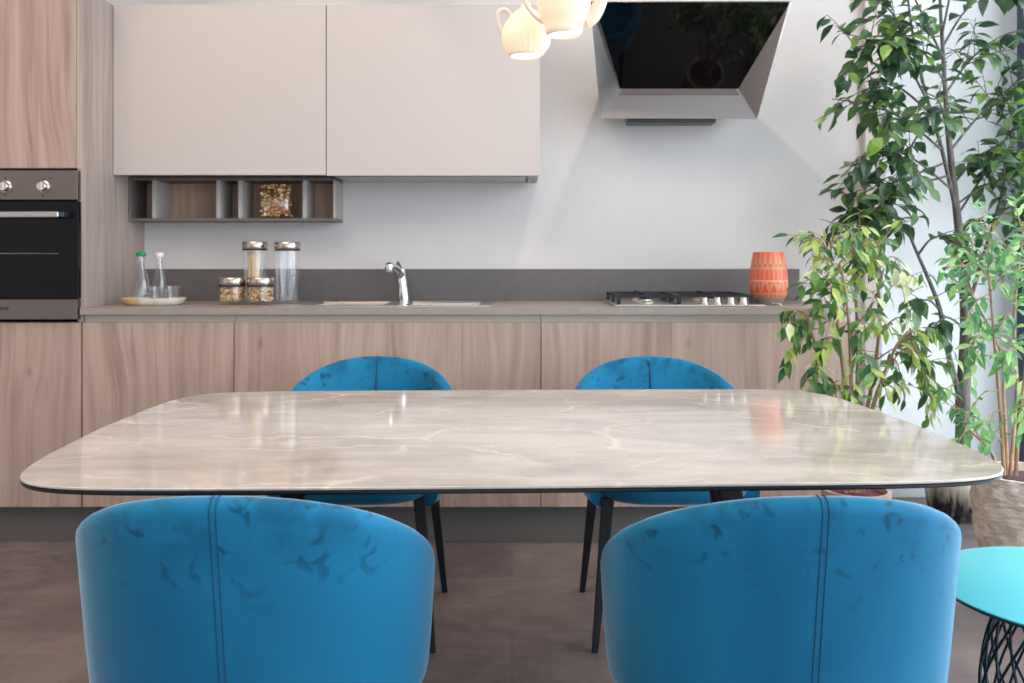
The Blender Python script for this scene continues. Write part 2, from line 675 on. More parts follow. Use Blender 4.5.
M = Mat('rough_stone_pot', rgb(150, 134, 122), 0.85)
v = M.coord((1, 1, 2.4))
n1 = M.noise(v, 16.0, 6.0, 0.65, 1.2)
M.to(M.ramp(n1, [(0.3, rgb(176, 158, 146)), (0.55, rgb(222, 206, 194)), (0.8, rgb(238, 228, 218))]), 'Base Color')
M.bump(n1, 0.6, 0.02)
STONE_POT = M.m
M = Mat('clay_pot', rgb(190, 158, 134), 0.75)
n1 = M.noise(M.coord((1, 1, 4)), 14.0, 5.0, 0.6)
M.to(M.ramp(n1, [(0.3, rgb(160, 130, 110)), (0.7, rgb(212, 190, 172))]), 'Base Color')
CLAY_POT = M.m
M = Mat('black_glaze_with_cream_drips', rgb(20, 22, 28), 0.2)
n1 = M.noise(M.coord((26, 26, 3.5)), 1.0, 4.0, 0.6, 0.5)
sep = M.n.new('ShaderNodeSeparateXYZ')
M.l.new(M.coord(), sep.inputs[0])
g = M.ramp(sep.outputs[2], [(0.06, (0, 0, 0)), (0.24, (1, 1, 1))])
fac = M.ramp(M.math('ADD', M.math('MULTIPLY', g, 0.55), M.math('MULTIPLY', n1, 0.75)), [(0.40, (0, 0, 0)), (0.78, (1, 1, 1))])
M.to(M.mix(fac, rgb(18, 20, 26), rgb(206, 196, 176)), 'Base Color')
GLAZE = M.m

# porcelain shade lit from inside
M = Mat('lit_porcelain', rgb(240, 226, 206), 0.25)
t = M.n.new('ShaderNodeBsdfTranslucent')
t.inputs[0].default_value = rgb(255, 243, 226)
mx = M.n.new('ShaderNodeMixShader')
mx.inputs[0].default_value = 0.36
M.l.new(M.b.outputs[0], mx.inputs[1])
M.l.new(t.outputs[0], mx.inputs[2])
M.l.new(mx.outputs[0], M.out.inputs[0])
PORCELAIN = M.m
PORC_SOLID = Mat('white_porcelain', rgb(236, 226, 214), 0.2).m
M = Mat('glowing_bulb', rgb(255, 240, 215), 0.4)
M.b.inputs['Emission Color'].default_value = rgb(255, 240, 216)
M.b.inputs['Emission Strength'].default_value = 1.6
BULB = M.m
CORD = Mat('cream_cord', rgb(222, 206, 186), 0.6).m

# ------------------------------------------------------------------ room
YW, YF = 4.10, 3.50            # back wall, base cabinet fronts
XR = 2.36                      # storefront on the right
struct('floor', MB().box(-3.4, XR + .05, -3.5, 4.4, -0.1, 0), FLOOR, smooth=0)
struct('ceiling', MB().box(-3.4, XR + .05, -3.5, 4.4, 3.2, 3.3), CEIL, smooth=0)
struct('wall_back', MB().box(-3.4, 1.655, YW, YW + .3, 0, 3.2), WALL, smooth=0)
struct('trim_1', MB().box(1.592, 1.668, YW - .035, YW, 0, 3.2), TRIMM, smooth=0, bevel=.003)
struct('wall_back_corner', MB().box(1.655, XR + .05, 4.22, 4.4, 0, 3.2), WALL_WHITE, smooth=0)
struct('baseboard_back', MB().box(1.668, XR - .02, 4.195, 4.22, 0, .085), SKIRT, smooth=0, bevel=.002)
struct('wall_left', MB().box(-3.6, -3.4, -3.5, 4.4, 0, 3.2), WALL, smooth=0)
wf = MB()
wf.box(-3.4, -1.9, -3.7, -3.5, 0, 3.2).box(-1.9, XR + .05, -3.7, -3.5, 2.9, 3.2).box(-1.9, XR + .05, -3.7, -3.5, 0, .25)
struct('wall_front', wf, WALL, smooth=0)
w1 = MB()
NAVY = Mat('dark_blue_window_frame', rgb(58, 74, 94), 0.4, 0.3).m
for y in (4.13, 2.6, 1.0, -.6, -2.2, -3.44):
    w1.box(XR - .03, XR + .04, y - .035, y + .035, 0, 3.2)
w1.box(XR - .03, XR + .04, -3.5, 4.2, 0, .10).box(XR - .03, XR + .04, -3.5, 4.2, 3.08, 3.2)
win = struct('window_1', w1, NAVY, smooth=0, bevel=.003)
put('window_glass', MB().box(XR, XR + .008, -3.44, 4.13, .1, 3.08), PANE, win, smooth=0)['kind'] = 'structure'
w2 = MB()
for x in (-1.87, -.4, .98, XR):
    w2.box(x - .035, x + .035, -3.65, -3.57, .25, 2.9)
w2.box(-1.9, XR, -3.65, -3.57, .25, .32).box(-1.9, XR, -3.65, -3.57, 2.83, 2.9)
win2 = struct('window_2', w2, NAVY, smooth=0, bevel=.003)
put('window_glass', MB().box(-1.87, XR, -3.615, -3.607, .32, 2.83), PANE, win2, smooth=0)['kind'] = 'structure'
struct('pavement', MB().box(XR + .05, 14, -12, 12, -.2, -.02), mottled('pavement', rgb(150, 152, 156), .08, 2).m, smooth=0)
struct('pavement_front', MB().box(-8, XR + .05, -12, -3.7, -.2, -.02), mottled('pavement_two', rgb(150, 152, 156), .08, 2).m, smooth=0)

# ------------------------------------------------------------------ tall oven column
XP = ax(82, YF)                # right face of the column  (-1.669)
X0 = XP - .60
ZT = 2.172
t = thing('oven_housing_cabinet', 'tall light oak cabinet column that holds the built-in oven', 'cabinet', ((X0 + XP) / 2, YF + .3, 0))
put('side_panel', MB().box(XP - .02, XP, YF + .004, YW - .002, az(322, YF), ZT).box(XP - .02, XP, YF + .021, YW - .002, .147, az(322, YF)).box(XP - .02, XP, YF - .001, YF + .004, az(169, YF), ZT), WOOD_DAYLIT, t, smooth=0, bevel=.0012, world=True)
c = MB()
c.box(X0, X0 + .02, YF + .02, YW - .002, 0, ZT).box(X0 + .02, XP - .02, YW - .02, YW - .002, .1, ZT)
c.box(X0 + .02, XP - .02, YF + .02, YW - .02, az(170, YF) + .006, az(170, YF) + .024)
c.box(X0 + .02, XP - .02, YF + .02, YW - .02, az(321, YF) - .028, az(321, YF) - .006)
c.box(X0 + .02, XP - .02, YF + .02, YW - .02, ZT - .02, ZT).box(X0 + .02, XP - .02, YF + .05, YF + .068, 0, .147)
put('carcass', c, CARCASS, t, smooth=0, world=True)
put('door', MB().box(X0 + .002, XP - .0215, YF, YF + .019, az(168, YF), ZT), WOOD, t, smooth=0, bevel=.0012, world=True)
put('door', MB().box(X0 + .002, XP - .004, YF - .001, YF + .018, az(507, YF), az(322.5, YF)), WOOD, t, smooth=0, bevel=.0012, world=True)
put('plinth', MB().box(X0, XP, YF + .045, YF + .05, 0, .147), PLINTH, t, smooth=0, world=True)

# oven
ox0, ox1 = X0 + .012, XP - .005
ov = thing('built_in_oven', 'built-in oven with brushed steel control panel and black glass door', 'oven', ((ox0 + ox1) / 2, YF + .25, az(320, YF)))
put('body', MB().box(X0 + .021, XP - .021, YF + .012, YF + .54, az(320, YF), az(171, YF)), DARK, ov, smooth=0, world=True)
cp = put('control_panel', MB().box(ox0, ox1 - .002, YF - .022, YF + .01, az(200, YF), az(171, YF)), STEEL_D, ov, smooth=0, bevel=.0015, world=True)
for px, py in ((43, 179.5), (50, 178.5), (36, 187), (5, 178.5), (5, 195), (43, 196)):
    q = at(px, py, YF - .0225)
    put('dial_mark', MB().box(q.x - .004, q.x + .004, YF - .0226, YF - .0215, q.z - .0025, q.z + .0025), DARK, cp, smooth=0, world=True)
for px in (43, 5, -33):
    q = at(px, 186.5, YF - .03)
    k = MB().lathe([(0, -.028), (.016, -.028), (.0185, -.024), (.0185, -.006), (.0235, -.004), (.0235, 0), (0, 0)], n=32)
    k.box(-.003, .003, -.015, .015, -.031, -.026)
    for vv in k.bm.verts:
        x_, y_, z_ = vv.co
        vv.co = (q.x + x_, YF - .022 + z_, q.z + y_)
    put('knob', k, SILVER, cp, world=True)
dr = put('door', MB().box(ox0, ox1, YF - .020, YF + .01, az(298.5, YF), az(201.5, YF)), OVEN_GLASS, ov, smooth=0, bevel=.002, world=True)
h = MB()
zc = az(214.5, YF - .06)
h.box(ax(-52, YF - .06), ax(59, YF - .06), YF - .068, YF - .050, zc - .012, zc + .012)
hd = put('handle', h, STEEL, dr, smooth=0, bevel=.005, seg=3, world=True)
BRK = Mat('blue_grey_bracket', rgb(70, 84, 104), .35, .7).m
for px in (-48, 62):
    x = ax(px, YF - .05)
    put('handle_bracket', MB().box(x - .012, x + .012, YF - .062, YF - .018, zc - .010, zc + .010), BRK, hd, smooth=0, bevel=.003, world=True)
rk = MB()
zr = az(253.5, YF)
rk.tube([(ox0 + .06, YF - .0215, zr), (ox1 - .075, YF - .0215, zr)], .0018, 6)
put('rack_rail', rk, STEEL, dr, world=True)
ls = put('lower_strip', MB().box(ox0, ox1 - .002, YF - .022, YF + .01, az(319, YF), az(299.2, YF)), STEEL_D, ov, smooth=0, bevel=.0015, world=True)
lt = MB()
for i, (px, w) in enumerate(((-6, 1.2), (-4, 1.4), (-1.6, 1.0), (.4, 1.4), (2.8, 1.3), (5.2, 1.4), (7.4, .9))):
    q = at(px, 308.5, YF - .0225)
    lt.box(q.x, q.x + w * .0038, YF - .0227, YF - .0215, q.z - (.006 if i % 3 else .0075), q.z + .006)
put('worn_lettering', lt, DARK, ls, smooth=0, world=True)

# ------------------------------------------------------------------ base units and worktop
ZW = .921
XE = 1.31
splits = [XP, ax(234, YF), ax(541, YF), XE]
blabels = ['light oak base unit next to the oven column, below the bottle tray',
           'widest light oak base unit, below the sink',
           'light oak base unit below the gas hob, beside the potted plant']
for i in range(3):
    a, b = splits[i], splits[i + 1]
    t = thing('base_cabinet', blabels[i], 'cabinet', ((a + b) / 2, YF + .3, 0), group='oak base units under the worktop')
    c = MB()
    zt = ZW - .026
    c.box(a + .001, a + .019, YF + .04, YW - .004, .148, zt).box(b - .019, b - .001, YF + .04, YW - .004, .148, zt)
    c.box(a + .019, b - .019, YF + .04, YW - .004, .148, .166).box(a + .019, b - .019, YW - .012, YW - .004, .166, zt)
    for x in (a + .06, b - .06):
        for y in (YF + .12, YW - .1):
            c.tube([(x, y, 0), (x, y, .148)], .02, 10)
    put('carcass', c, CARCASS, t, smooth=0, world=True)
    put('front_panel', MB().box(a + .0015, b - .0015, YF, YF + .020, az(507, YF), az(322.5, YF)), WOOD, t, smooth=0, bevel=.0012, world=True)
    ch = MB()
    ch.box(a + .001, b - .001, YF + .024, YF + .030, az(326, YF), zt).box(a + .001, b - .001, YF + .004, YF + .024, az(326, YF) - .003, az(326, YF))
    put('handle_channel', ch, CHANNEL, t, smooth=0, world=True)
pl = MB().box(XP, XE - .01, YF + .045, YF + .060, 0, .146)
tag(put('plinth_board', pl, PLINTH, smooth=0, bevel=.001, loc=(0, 0, 0)), 'long grey plinth board under the oak base units', 'plinth')

wt = MB()
sx0, sx1, sy0, sy1 = ax(295, 3.6), ax(490, 3.6), 3.585, 4.03
ya, yb = YF - .02, YW - .001
wt.box(XP + .001, XE, ya, sy0 + .02, ZW - .025, ZW).box(XP + .001, XE, sy1 - .02, yb, ZW - .025, ZW)
wt.box(XP + .001, sx0 + .02, sy0 + .02, sy1 - .02, ZW - .025, ZW).box(sx1 - .02, XE, sy0 + .02, sy1 - .02, ZW - .025, ZW)
bmesh.ops.remove_doubles(wt.bm, verts=wt.bm.verts[:], dist=1e-5)
tag(put('worktop', wt, WORKTOP, smooth=0), 'long grey-brown worktop running over all the oak base units', 'worktop')
tag(put('splashback_strip', MB().box(XP + .001, ax(800, YW - .02), YW - .014, YW - .0005, ZW, az(269, YW - .014)), UPSTAND, smooth=0, bevel=.001),
    'low dark grey upstand strip along the wall behind the worktop', 'upstand')

# ------------------------------------------------------------------ wall units
YU = 3.77
ud = [(113, 325.9), (326.3, 540)]
ul = ['cream wall cabinet next to the oak oven column, over the open shelf', 'cream wall cabinet beside the cooker hood, above the sink']
for i, (p0, p1) in enumerate(ud):
    a, b = ax(p0, YU), ax(p1, YU)
    z0, z1 = az(175 + .7 * i, YU), az(4.5, YU)
    t = thing('wall_cabinet', ul[i], 'cabinet', ((a + b) / 2, YU + .16, z0), group='cream wall cabinets')
    put('door', MB().box(a + .001, b - .001, YU, YU + .020, z0, z1), CREAM, t, smooth=0, bevel=.0012, world=True)
    c = MB().box(a + .002, b - .003, YU + .022, YW - .001, z0 + .008, z1 - .002)
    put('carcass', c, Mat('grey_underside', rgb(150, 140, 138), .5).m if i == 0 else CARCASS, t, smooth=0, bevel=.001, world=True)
    if i == 1:
        c = MB().box(a + .03, b - .06, YU + .05, YU + .30, z0 - .002, z0 + .008)
        put('drainer_slot', c, STEEL, t, smooth=0, bevel=.002, world=True)
        c = MB().box(b - .05, b - .006, YU + .03, YU + .30, z0 - .006, z0 + .008)
        put('end_block', c, CARCASS, t, smooth=0, bevel=.002, world=True)

# open shelf
YS = 3.92
zb, zt = az(221, YS), az(175, YU) + .004
t = thing('open_shelf', 'open oak wall shelf with grey dividers under the cream cabinets', 'shelf', (-1.2, YS + .09, zb))
xa, xb = XP + .002, ax(335.5, YS)
put('back_panel', MB().box(xa, xb, YW - .012, YW - .001, zb, zt), WOOD_DARK, t, smooth=0, world=True)
GREYB = Mat('grey_board', rgb(168, 162, 158), .5).m
DKB = Mat('dark_board', rgb(104, 96, 93), .5).m
put('bottom_board', MB().box(xa, xb, YS, YW - .012, zb, zb + .012), DKB, t, smooth=0, bevel=.001, world=True)
put('top_board', MB().box(xa, xb, YS + .002, YW - .012, zt - .014, zt), DKB, t, smooth=0, bevel=.001, world=True)
for px, w in ((154.2, .018), (218.4, .018), (240.2, .018), (304.6, .018), (334.3, .010)):
    x = ax(px, YS)
    put('divider', MB().box(x - w / 2, x + w / 2, YS - .001, YW - .012, zb + .012, zt - .014), GREYB, t, smooth=0, bevel=.001, world=True)
put('end_board', MB().box(xa, xa + .012, YS, YW - .012, zb + .012, zt - .014), DKB, t, smooth=0, world=True)

# bag of dried food in the shelf
FOOD = [Mat('dried_food_%s' % k, col, .6).m for k, col in (('tan', rgb(222, 172, 104)), ('cream', rgb(244, 214, 160)), ('amber', rgb(196, 130, 62)), ('brown', rgb(120, 74, 42)))]


def chunks(mb, pts, size, nm=4):
    for p in pts:
        mb.mi = random.choice((0, 0, 0, 1, 1, 1, 1, 2, 2, 3))
        s = size * random.uniform(.7, 1.3)
        r = bmesh.ops.create_icosphere(mb.bm, subdivisions=1, radius=s)
        sc = Vector((random.uniform(.7, 1.5), random.uniform(.6, 1.1), random.uniform(.5, 1)))
        rot = Matrix.Rotation(random.uniform(0, 6.28), 3, 'Z') @ Matrix.Rotation(random.uniform(0, 3), 3, 'X')
        for vv in r['verts']:
            vv.co = rot @ Vector((vv.co.x * sc.x, vv.co.y * sc.y, vv.co.z * sc.z)) + Vector(p)
            for f in vv.link_faces:
                f.material_index = mb.mi


YB = 3.98
xc = ax(276.5, YB)
t = thing('food_bag', 'clear bag of dried pasta mix in the open shelf', 'bag', (xc, YB, zb + .012))
wB, hB = .070, .164
body = MB()
rows = []
for i in range(9):
    z = hB * i / 8
    k = (.86, .97, 1.0, 1.02, 1.0, .98, .96, .93, .9)[i]
    d = (.02, .036, .042, .043, .042, .038, .030, .018, .006)[i]
    row = []
    for j in range(20):
        a = 2 * PI * j / 20
        row.append(body.bm.verts.new((wB * k * math.copysign(abs(math.cos(a)) ** .6, math.cos(a)) * random.uniform(.97, 1.02), d * math.copysign(abs(math.sin(a)) ** .7, math.sin(a)), z)))
    rows.append(row)
for i in range(8):
    for j in range(20):
        body.face([rows[i][j], rows[i][(j + 1) % 20], rows[i + 1][(j + 1) % 20], rows[i + 1][j]])
body.face(rows[0][::-1])
body.face(rows[-1])
put('bag_film', body, CELLO, t, smooth=60)
fd = MB()
pts = [(random.uniform(-.060, .060), random.uniform(-.030, .024), random.uniform(.012, .150)) for _ in range(400)]
chunks(fd, pts, .0085)
put('dried_pasta', fd, FOOD, t, smooth=0)['kind'] = 'stuff'

# ------------------------------------------------------------------ things on the worktop
# storage jars
LIDS = steel('jar_lid_steel', rgb(196, 180, 168), .2, (2, 2, 200))


def jar(px, Y, r, h, label, fill):
    x = ax(px, Y)
    t = thing('storage_jar', label, 'jar', (x, Y, ZW), group='glass storage jars with steel lids')
    prof = [(0, .001), (r * .86, .001), (r * .95, .006)]
    hh = h - .030
    n = 26 if h > .2 else 10
    for i in range(n + 1):
        z = .010 + (hh - .012) * i / n
        prof.append((r * (.95 if i % 2 else .985), z))
    prof += [(r * .90, hh), (r * .90, hh + .004)]
    inner = [(r * .86, hh + .004), (r * .90, hh - .010), (r * .92, .02), (r * .8, .010), (0, .010)]
    put('glass_body', MB().lathe(prof + inner, n=36), GLASS, t, smooth=50)
    put('lid', MB().lathe([(0, hh - .001), (r * .97, hh - .001), (r, hh + .002), (r, h - .003), (r * .96, h), (0, h)], n=40), LIDS, t, smooth=40)
    put('lid_seal', MB().lathe([(r * .99, hh - .006), (r * 1.0, hh - .005), (r * 1.0, hh - .0005), (r * .9, hh - .0005), (r * .9, hh - .006), (r * .99, hh - .006)], n=36), DARK, t, smooth=0)
    if fill == 'flakes':
        m = MB()
        pts = []
        for _ in range(420):
            a, q = random.uniform(0, 6.283), r * .84 * math.sqrt(random.uniform(.25, 1))
            pts.append((q * math.cos(a), q * math.sin(a), random.uniform(.016, hh - .012)))
        chunks(m, pts, .0062)
        put('cereal', m, FOOD, t, smooth=0)['kind'] = 'stuff'
    elif fill == 'spaghetti':
        m = MB()
        for _ in range(150):
            a, q = random.uniform(0, 6.283), r * .45 * math.sqrt(random.random())
            b, q2 = random.uniform(0, 6.283), r * .5 * math.sqrt(random.random())
            m.tube([(q * math.cos(a) - .006, q * math.sin(a), .012), (q2 * math.cos(b) - .006, q2 * math.sin(b), random.uniform(.2, hh - .01))], .0019, 5)
        put('spaghetti', m, Mat('spaghetti', rgb(244, 214, 160), .5).m, t)['kind'] = 'stuff'
    return t


jar(232.3, 3.735, .0548, .112, 'short glass jar of cereal with steel lid, nearer the bottle tray', 'flakes')
jar(260.6, 3.735, .0555, .112, 'short glass jar of cereal with steel lid, in front of the spaghetti jar', 'flakes')
jar(254.8, 3.865, .0525, .262, 'tall ribbed glass jar holding spaghetti, behind a short jar', 'spaghetti')
jar(287.4, 3.83, .0540, .260, 'tall empty ribbed glass jar with steel lid, nearest the sink', None)

# tray, bottles, tumblers
YT = 3.71
xt = ax(154, YT)
M = Mat('pale_oval_tray', rgb(206, 188, 150), 0.4)
n1 = M.noise(M.coord((6, 1, 1)), 2.0, 1.0)
M.to(M.ramp(n1, [(0.45, rgb(214, 178, 124)), (0.55, rgb(212, 212, 200))]), 'Base Color')
tr = MB()
rows = []
for rr, z in ((0, .004), (.8, .004), (.86, .010), (.97, .028), (1.0, .030), (1.0, .026), (.9, .006), (.82, 0), (0, 0)):
    if rr == 0:
        rows.append([tr.bm.verts.new((0, 0, z))])
    else:
        rows.append([tr.bm.verts.new((rr * .125 * math.copysign(abs(math.cos(2 * PI * k / 48)) ** .75, math.cos(2 * PI * k / 48)),
                                      rr * .085 * math.copysign(abs(math.sin(2 * PI * k / 48)) ** .75, math.sin(2 * PI * k / 48)), z)) for k in range(48)])
for i in range(len(rows) - 1):
    a, b = rows[i], rows[i + 1]
    for k in range(48):
        k2 = (k + 1) % 48
        if len(a) == 1:
            tr.face([a[0], b[k], b[k2]])
        elif len(b) == 1:
            tr.face([a[k], a[k2], b[0]])
        else:
            tr.face([a[k], a[k2], b[k2], b[k]])
tag(put('serving_tray', tr, M.m, loc=(xt, YT, ZW), smooth=50), 'pale oval tray carrying two bottles and two tumblers', 'tray')


def bottle(px, Y, r, h, label, capcol, capname):
    x = ax(px, Y)
    t = thing('glass_bottle', label, 'bottle', (x, Y, ZW + .0045), group='clear bottles on the tray')
    prof = [(0, .001), (r * .8, 0), (r, .008), (r, h * .22), (r * .93, h * .36), (r * .70, h * .52), (r * .46, h * .66), (r * .36, h * .78), (r * .34, h * .90), (r * .4, h * .905), (r * .4, h * .93), (r * .33, h * .935)]
    inner = [(r * .26, h * .93), (r * .28, h * .78), (r * .62, h * .52), (r * .9, h * .22), (r * .85, .02), (0, .012)]
    put('glass_body', MB().lathe(prof + inner, n=32), GLASS, t, smooth=60)
    put('cap', MB().lathe([(0, h * .91), (r * .45, h * .91), (r * .5, h * .93), (r * .48, h * .985), (r * .3, h), (0, h)], n=24), Mat(capname, capcol, .35).m, t, smooth=50)['label'] = capname.replace('_', ' ')
    return t


bottle(141, 3.705, .040, .214, 'clear glass bottle with a green cap on the tray', rgb(0, 140, 80), 'green_cap')
bottle(159.5, 3.765, .033, .212, 'clear glass bottle with a white cap on the tray', rgb(232, 226, 228), 'white_cap')
for px, Y, lab in ((157.5, 3.672, 'small clear tumbler on the tray in front of the white-capped bottle'), (172.5, 3.715, 'small clear tumbler at the jar end of the tray')):
    r = .032
    g = MB().lathe([(0, 0), (r * .84, 0), (r * .88, .004), (r, .072), (r * .96, .073), (r * .94, .071), (r * .83, .010), (0, .009)], n=32)
    tag(put('tumbler', g, GLASS, loc=(ax(px, Y), Y, ZW + .0045), smooth=50), lab, 'glass', 'tumblers on the tray')

# sink
sk = thing('inset_sink', 'stainless steel double bowl sink set in the worktop', 'sink', ((sx0 + sx1) / 2, (sy0 + sy1) / 2, ZW))
rim = MB()
mid = (sx0 + sx1) / 2
bows = [(sx0 + .045, mid - .045), (mid + .045, sx1 - .045)]
by0, by1 = sy0 + .04, sy1 - .10
xs = [sx0, bows[0][0], bows[0][1], bows[1][0], bows[1][1], sx1]
z0, z1 = ZW, ZW + .004
rim.box(sx0, sx1, sy0, by0, z0, z1).box(sx0, sx1, by1, sy1, z0, z1)
rim.box(xs[0], xs[1], by0, by1, z0, z1).box(xs[2], xs[3], by0, by1, z0, z1).box(xs[4], xs[5], by0, by1, z0, z1)
put('rim', rim, STEEL_HOB, sk, smooth=0, world=True)
for a, b in bows:
    m = MB()
    lv = [(0, ZW + .003), (.006, ZW - .004), (.014, ZW - .13), (.05, ZW - .16)]
    prev = None
    for d, z in lv:
        cur = [m.bm.verts.new(p) for p in ((a + d, by0 + d, z), (b - d, by0 + d, z), (b - d, by1 - d, z), (a + d, by1 - d, z))]
        if prev:
            for k in range(4):
                m.face([prev[k], prev[(k + 1) % 4], cur[(k + 1) % 4], cur[k]])
        prev = cur
    m.face(prev)
    bo = put('bowl', m, STEEL_HOB, sk, smooth=0, world=True)
    cxx, cyy = (a + b) / 2, (by0 + by1) / 2
    put('drain', MB().lathe([(0, .003), (.03, .003), (.034, 0), (0, 0)], c=(cxx, cyy, ZW - .1595), n=24), CHROME, bo, world=True)

# mixer tap
xt = ax(404, 3.98)
tp = thing('mixer_tap', 'chrome mixer tap at the back of the sink', 'tap', (xt, 3.98, ZW + .004))
put('base_ring', MB().lathe([(0, 0), (.026, 0), (.026, .005), (.021, .008), (0, .008)], n=28), CHROME, tp)
put('body', MB().tube(spline([(0, 0, .006), (-.004, 0, .045), (-.010, 0, .090), (-.016, -.002, .128), (-.019, -.003, .140)], 5), [.026] * 6 + [.0245] * 5 + [.0235] * 5 + [.024] * 4 + [.016], 20), CHROME, tp, smooth=40)
put('spout', MB().tube(spline([(-.012, -.004, .105), (-.022, -.04, .132), (-.034, -.09, .150), (-.044, -.135, .154)], 6), [.018] * 6 + [.0165] * 7 + [.015] * 6, 14), CHROME, tp, smooth=40)
put('spray_head', MB().tube([(-.045, -.138, .168), (-.0455, -.140, .160), (-.046, -.142, .135), (-.046, -.1425, .128)], [.012, .019, .019, .016], 18), CHROME, tp, smooth=40)
put('lever', MB().tube(spline([(-.019, -.003, .138), (-.024, .004, .158), (-.030, .016, .172)], 5), [.014, .014, .013, .012, .011, .010, .009, .009, .008, .008, .006], 12), CHROME, tp, smooth=40)

# gas hob
hx0, hx1, hy0, hy1 = ax(614.5, 3.57), 1.003, 3.57, 4.04
hb = thing('gas_hob', 'steel gas hob with black grates set in the worktop', 'hob', ((hx0 + hx1) / 2, (hy0 + hy1) / 2, ZW))
put('hob_plate', MB().box(hx0, hx1, hy0, hy1, ZW, ZW + .008), STEEL_HOB, hb, smooth=0, bevel=.003, world=True)
zp = ZW + .008
w3 = (hx1 - hx0)
for gi, (a, b, c0, d0) in enumerate(((hx0 + .022, hx0 + w3 * .44, hy0 + .04, hy1 - .03), (hx0 + w3 * .46, hx1 - .03, hy0 + .10, hy1 - .03))):
    m = MB()
    zg = zp + .036
    s = .0055
    for x in (a, b):
        m.box(x - s, x + s, c0, d0, zg - .010, zg)
    for y in (c0, d0):
        m.box(a - s, b + s, y - s, y + s, zg - .010, zg)
    ym = (c0 + d0) / 2
    m.box(a, b, ym - s, ym + s, zg - .010, zg)
    xm = (a + b) / 2
    m.box(xm - s, xm + s, c0, ym - .055 if False else c0 + .07, zg - .008, zg + .004).box(xm - s, xm + s, d0 - .07, d0, zg - .008, zg + .004).box(xm - s, xm + s, ym - .04, ym + .04, zg - .008, zg + .004)
    for x in (a, b):
        for y in (c0, ym, d0):
            m.box(x - .007, x + .007, y - .007, y + .007, zp, zg - .002)
    put('grate', m, IRON, hb, smooth=0, bevel=.0015, world=True)
    for y, r in (((c0 + ym) / 2, .033 if gi == 0 else .026), ((d0 + ym) / 2, .040 if gi else .028)):
        bn = put('burner', MB().lathe([(0, 0), (r * 1.25, 0), (r * 1.25, .004), (r, .010), (r, .016), (0, .016)], c=(xm, y, zp), n=28), SILVER, hb, world=True)
        put('burner_cap', MB().lathe([(0, .0163), (r * .82, .0163), (r * .86, .019), (r * .8, .024), (0, .025)], c=(xm, y, zp), n=28), IRON, bn, world=True)
for px in (704, 717, 730.5, 743):
    q = ax(px, 3.615)
    put('knob', MB().lathe([(0, 0), (.019, 0), (.019, .004), (.015, .006), (.0135, .026), (.011, .028), (0, .028)], c=(q, 3.615, zp), n=20), SILVER, hb, world=True)

# patterned vase
ORANGE, TAN, VBASE, PALE = Mat('orange_red_glaze', rgb(226, 84, 58), .3).m, Mat('olive_tan_clay', rgb(176, 150, 112), .6).m, Mat('grey_stone_glaze', rgb(132, 128, 128), .5).m, Mat('pale_pink_glaze', rgb(240, 160, 138), .4).m
HV = .218


def vase_pat(u, z):
    f = 1 - z / HV          # 0 top, 1 bottom
    def tri(n, ph=0):
        x = (u * n + ph) % 1
        return abs(x - .5) * 2
    if f < .015:
        return 0
    if f < .22:
        return 0 if tri(20) > .12 + .55 * (f - .015) / .205 else 1
    if f < .29:
        g_ = (f - .22) / .07
        return 0 if tri(20, .5) > abs(g_ - .5) * 1.3 + .1 else 1
    if f < .345:
        return 1 if f < .335 else 0
    if f < .535:
        return 0 if tri(26) > .26 else 1
    if f < .555:
        return 3
    if f < .77:
        g_ = (f - .555) / .215
        return 0 if tri(14) < g_ * .95 - .04 or tri(14) > .62 + .4 * g_ else 1
    if f < .80:
        return 1
    if f < .865:
        return 0 if tri(30) > .36 else 1
    return 2


prof = []
for i in range(91):
    z = HV * i / 90
    f = z / HV
    r = .054 + .0245 * math.sin(min(1, f / .36) * PI / 2) if f < .36 else .0785 - .0165 * ((f - .36) / .64) ** 1.7
    prof.append((r, z))
full = [(0, .0)] + prof + [(.056, HV), (.054, HV - .01), (.064, HV * .5), (.045, .01), (0, .008)]
YV = 3.75
vz = MB().lathe(full, n=168, matfn=lambda u, z: vase_pat(u, z))
tag(put('patterned_vase', vz, [ORANGE, TAN, VBASE, PALE], loc=(ax(768.5, YV), YV, ZW), smooth=40), 'orange-red patterned ceramic vase beside the gas hob', 'vase')

# ------------------------------------------------------------------ cooker hood
YB_, YT_, YG_ = 3.79, 3.60, 3.835
oTL, oTR = at(590, 1, YT_), at(792.5, 1, YT_)
oBL, oBR = at(600.5, 118.5, YB_), at(757, 119, YB_)
gTL, gTR = at(594, 2, YT_ - .003), at(789.5, 2, YT_ - .003)
gBL, gBR = at(620.5, 88, YG_), at(738, 88, YG_)
zmid = (oBL.z + oTL.z) / 2
hd = thing('cooker_hood', 'angled black glass and steel cooker hood on the wall', 'cooker hood', (.72, YW, oBL.z))
m = MB()
bk = lambda p, inset: Vector((p.x + inset, YW - .001, p.z))
vv = [m.bm.verts.new(p) for p in (oBL, oBR, oTR, oTL, Vector((oBL.x + .03, YW - .001, 1.80)), Vector((oBR.x - .02, YW - .001, 1.80)), Vector((oBR.x - .02, YW - .001, 1.86)), Vector((oBL.x + .03, YW - .001, 1.86)), gBL, gBR, gTR, gTL)]
for f in ((0, 1, 9, 8), (1, 2, 10, 9), (2, 3, 11, 10), (3, 0, 8, 11), (0, 4, 5, 1), (1, 5, 6, 2), (2, 6, 7, 3), (3, 7, 4, 0), (4, 7, 6, 5)):
    m.face([vv[i] for i in f])
put('steel_body', m, Mat('hood_steel', rgb(150, 145, 143), .24, 1.0).m, hd, smooth=0, world=True)
m = MB()
nrm = (gBR - gBL).cross(gTL - gBL).normalized()
if nrm.y > 0:
    nrm = -nrm
g0 = [p + nrm * .003 for p in (gBL, gBR, gTR, gTL)]
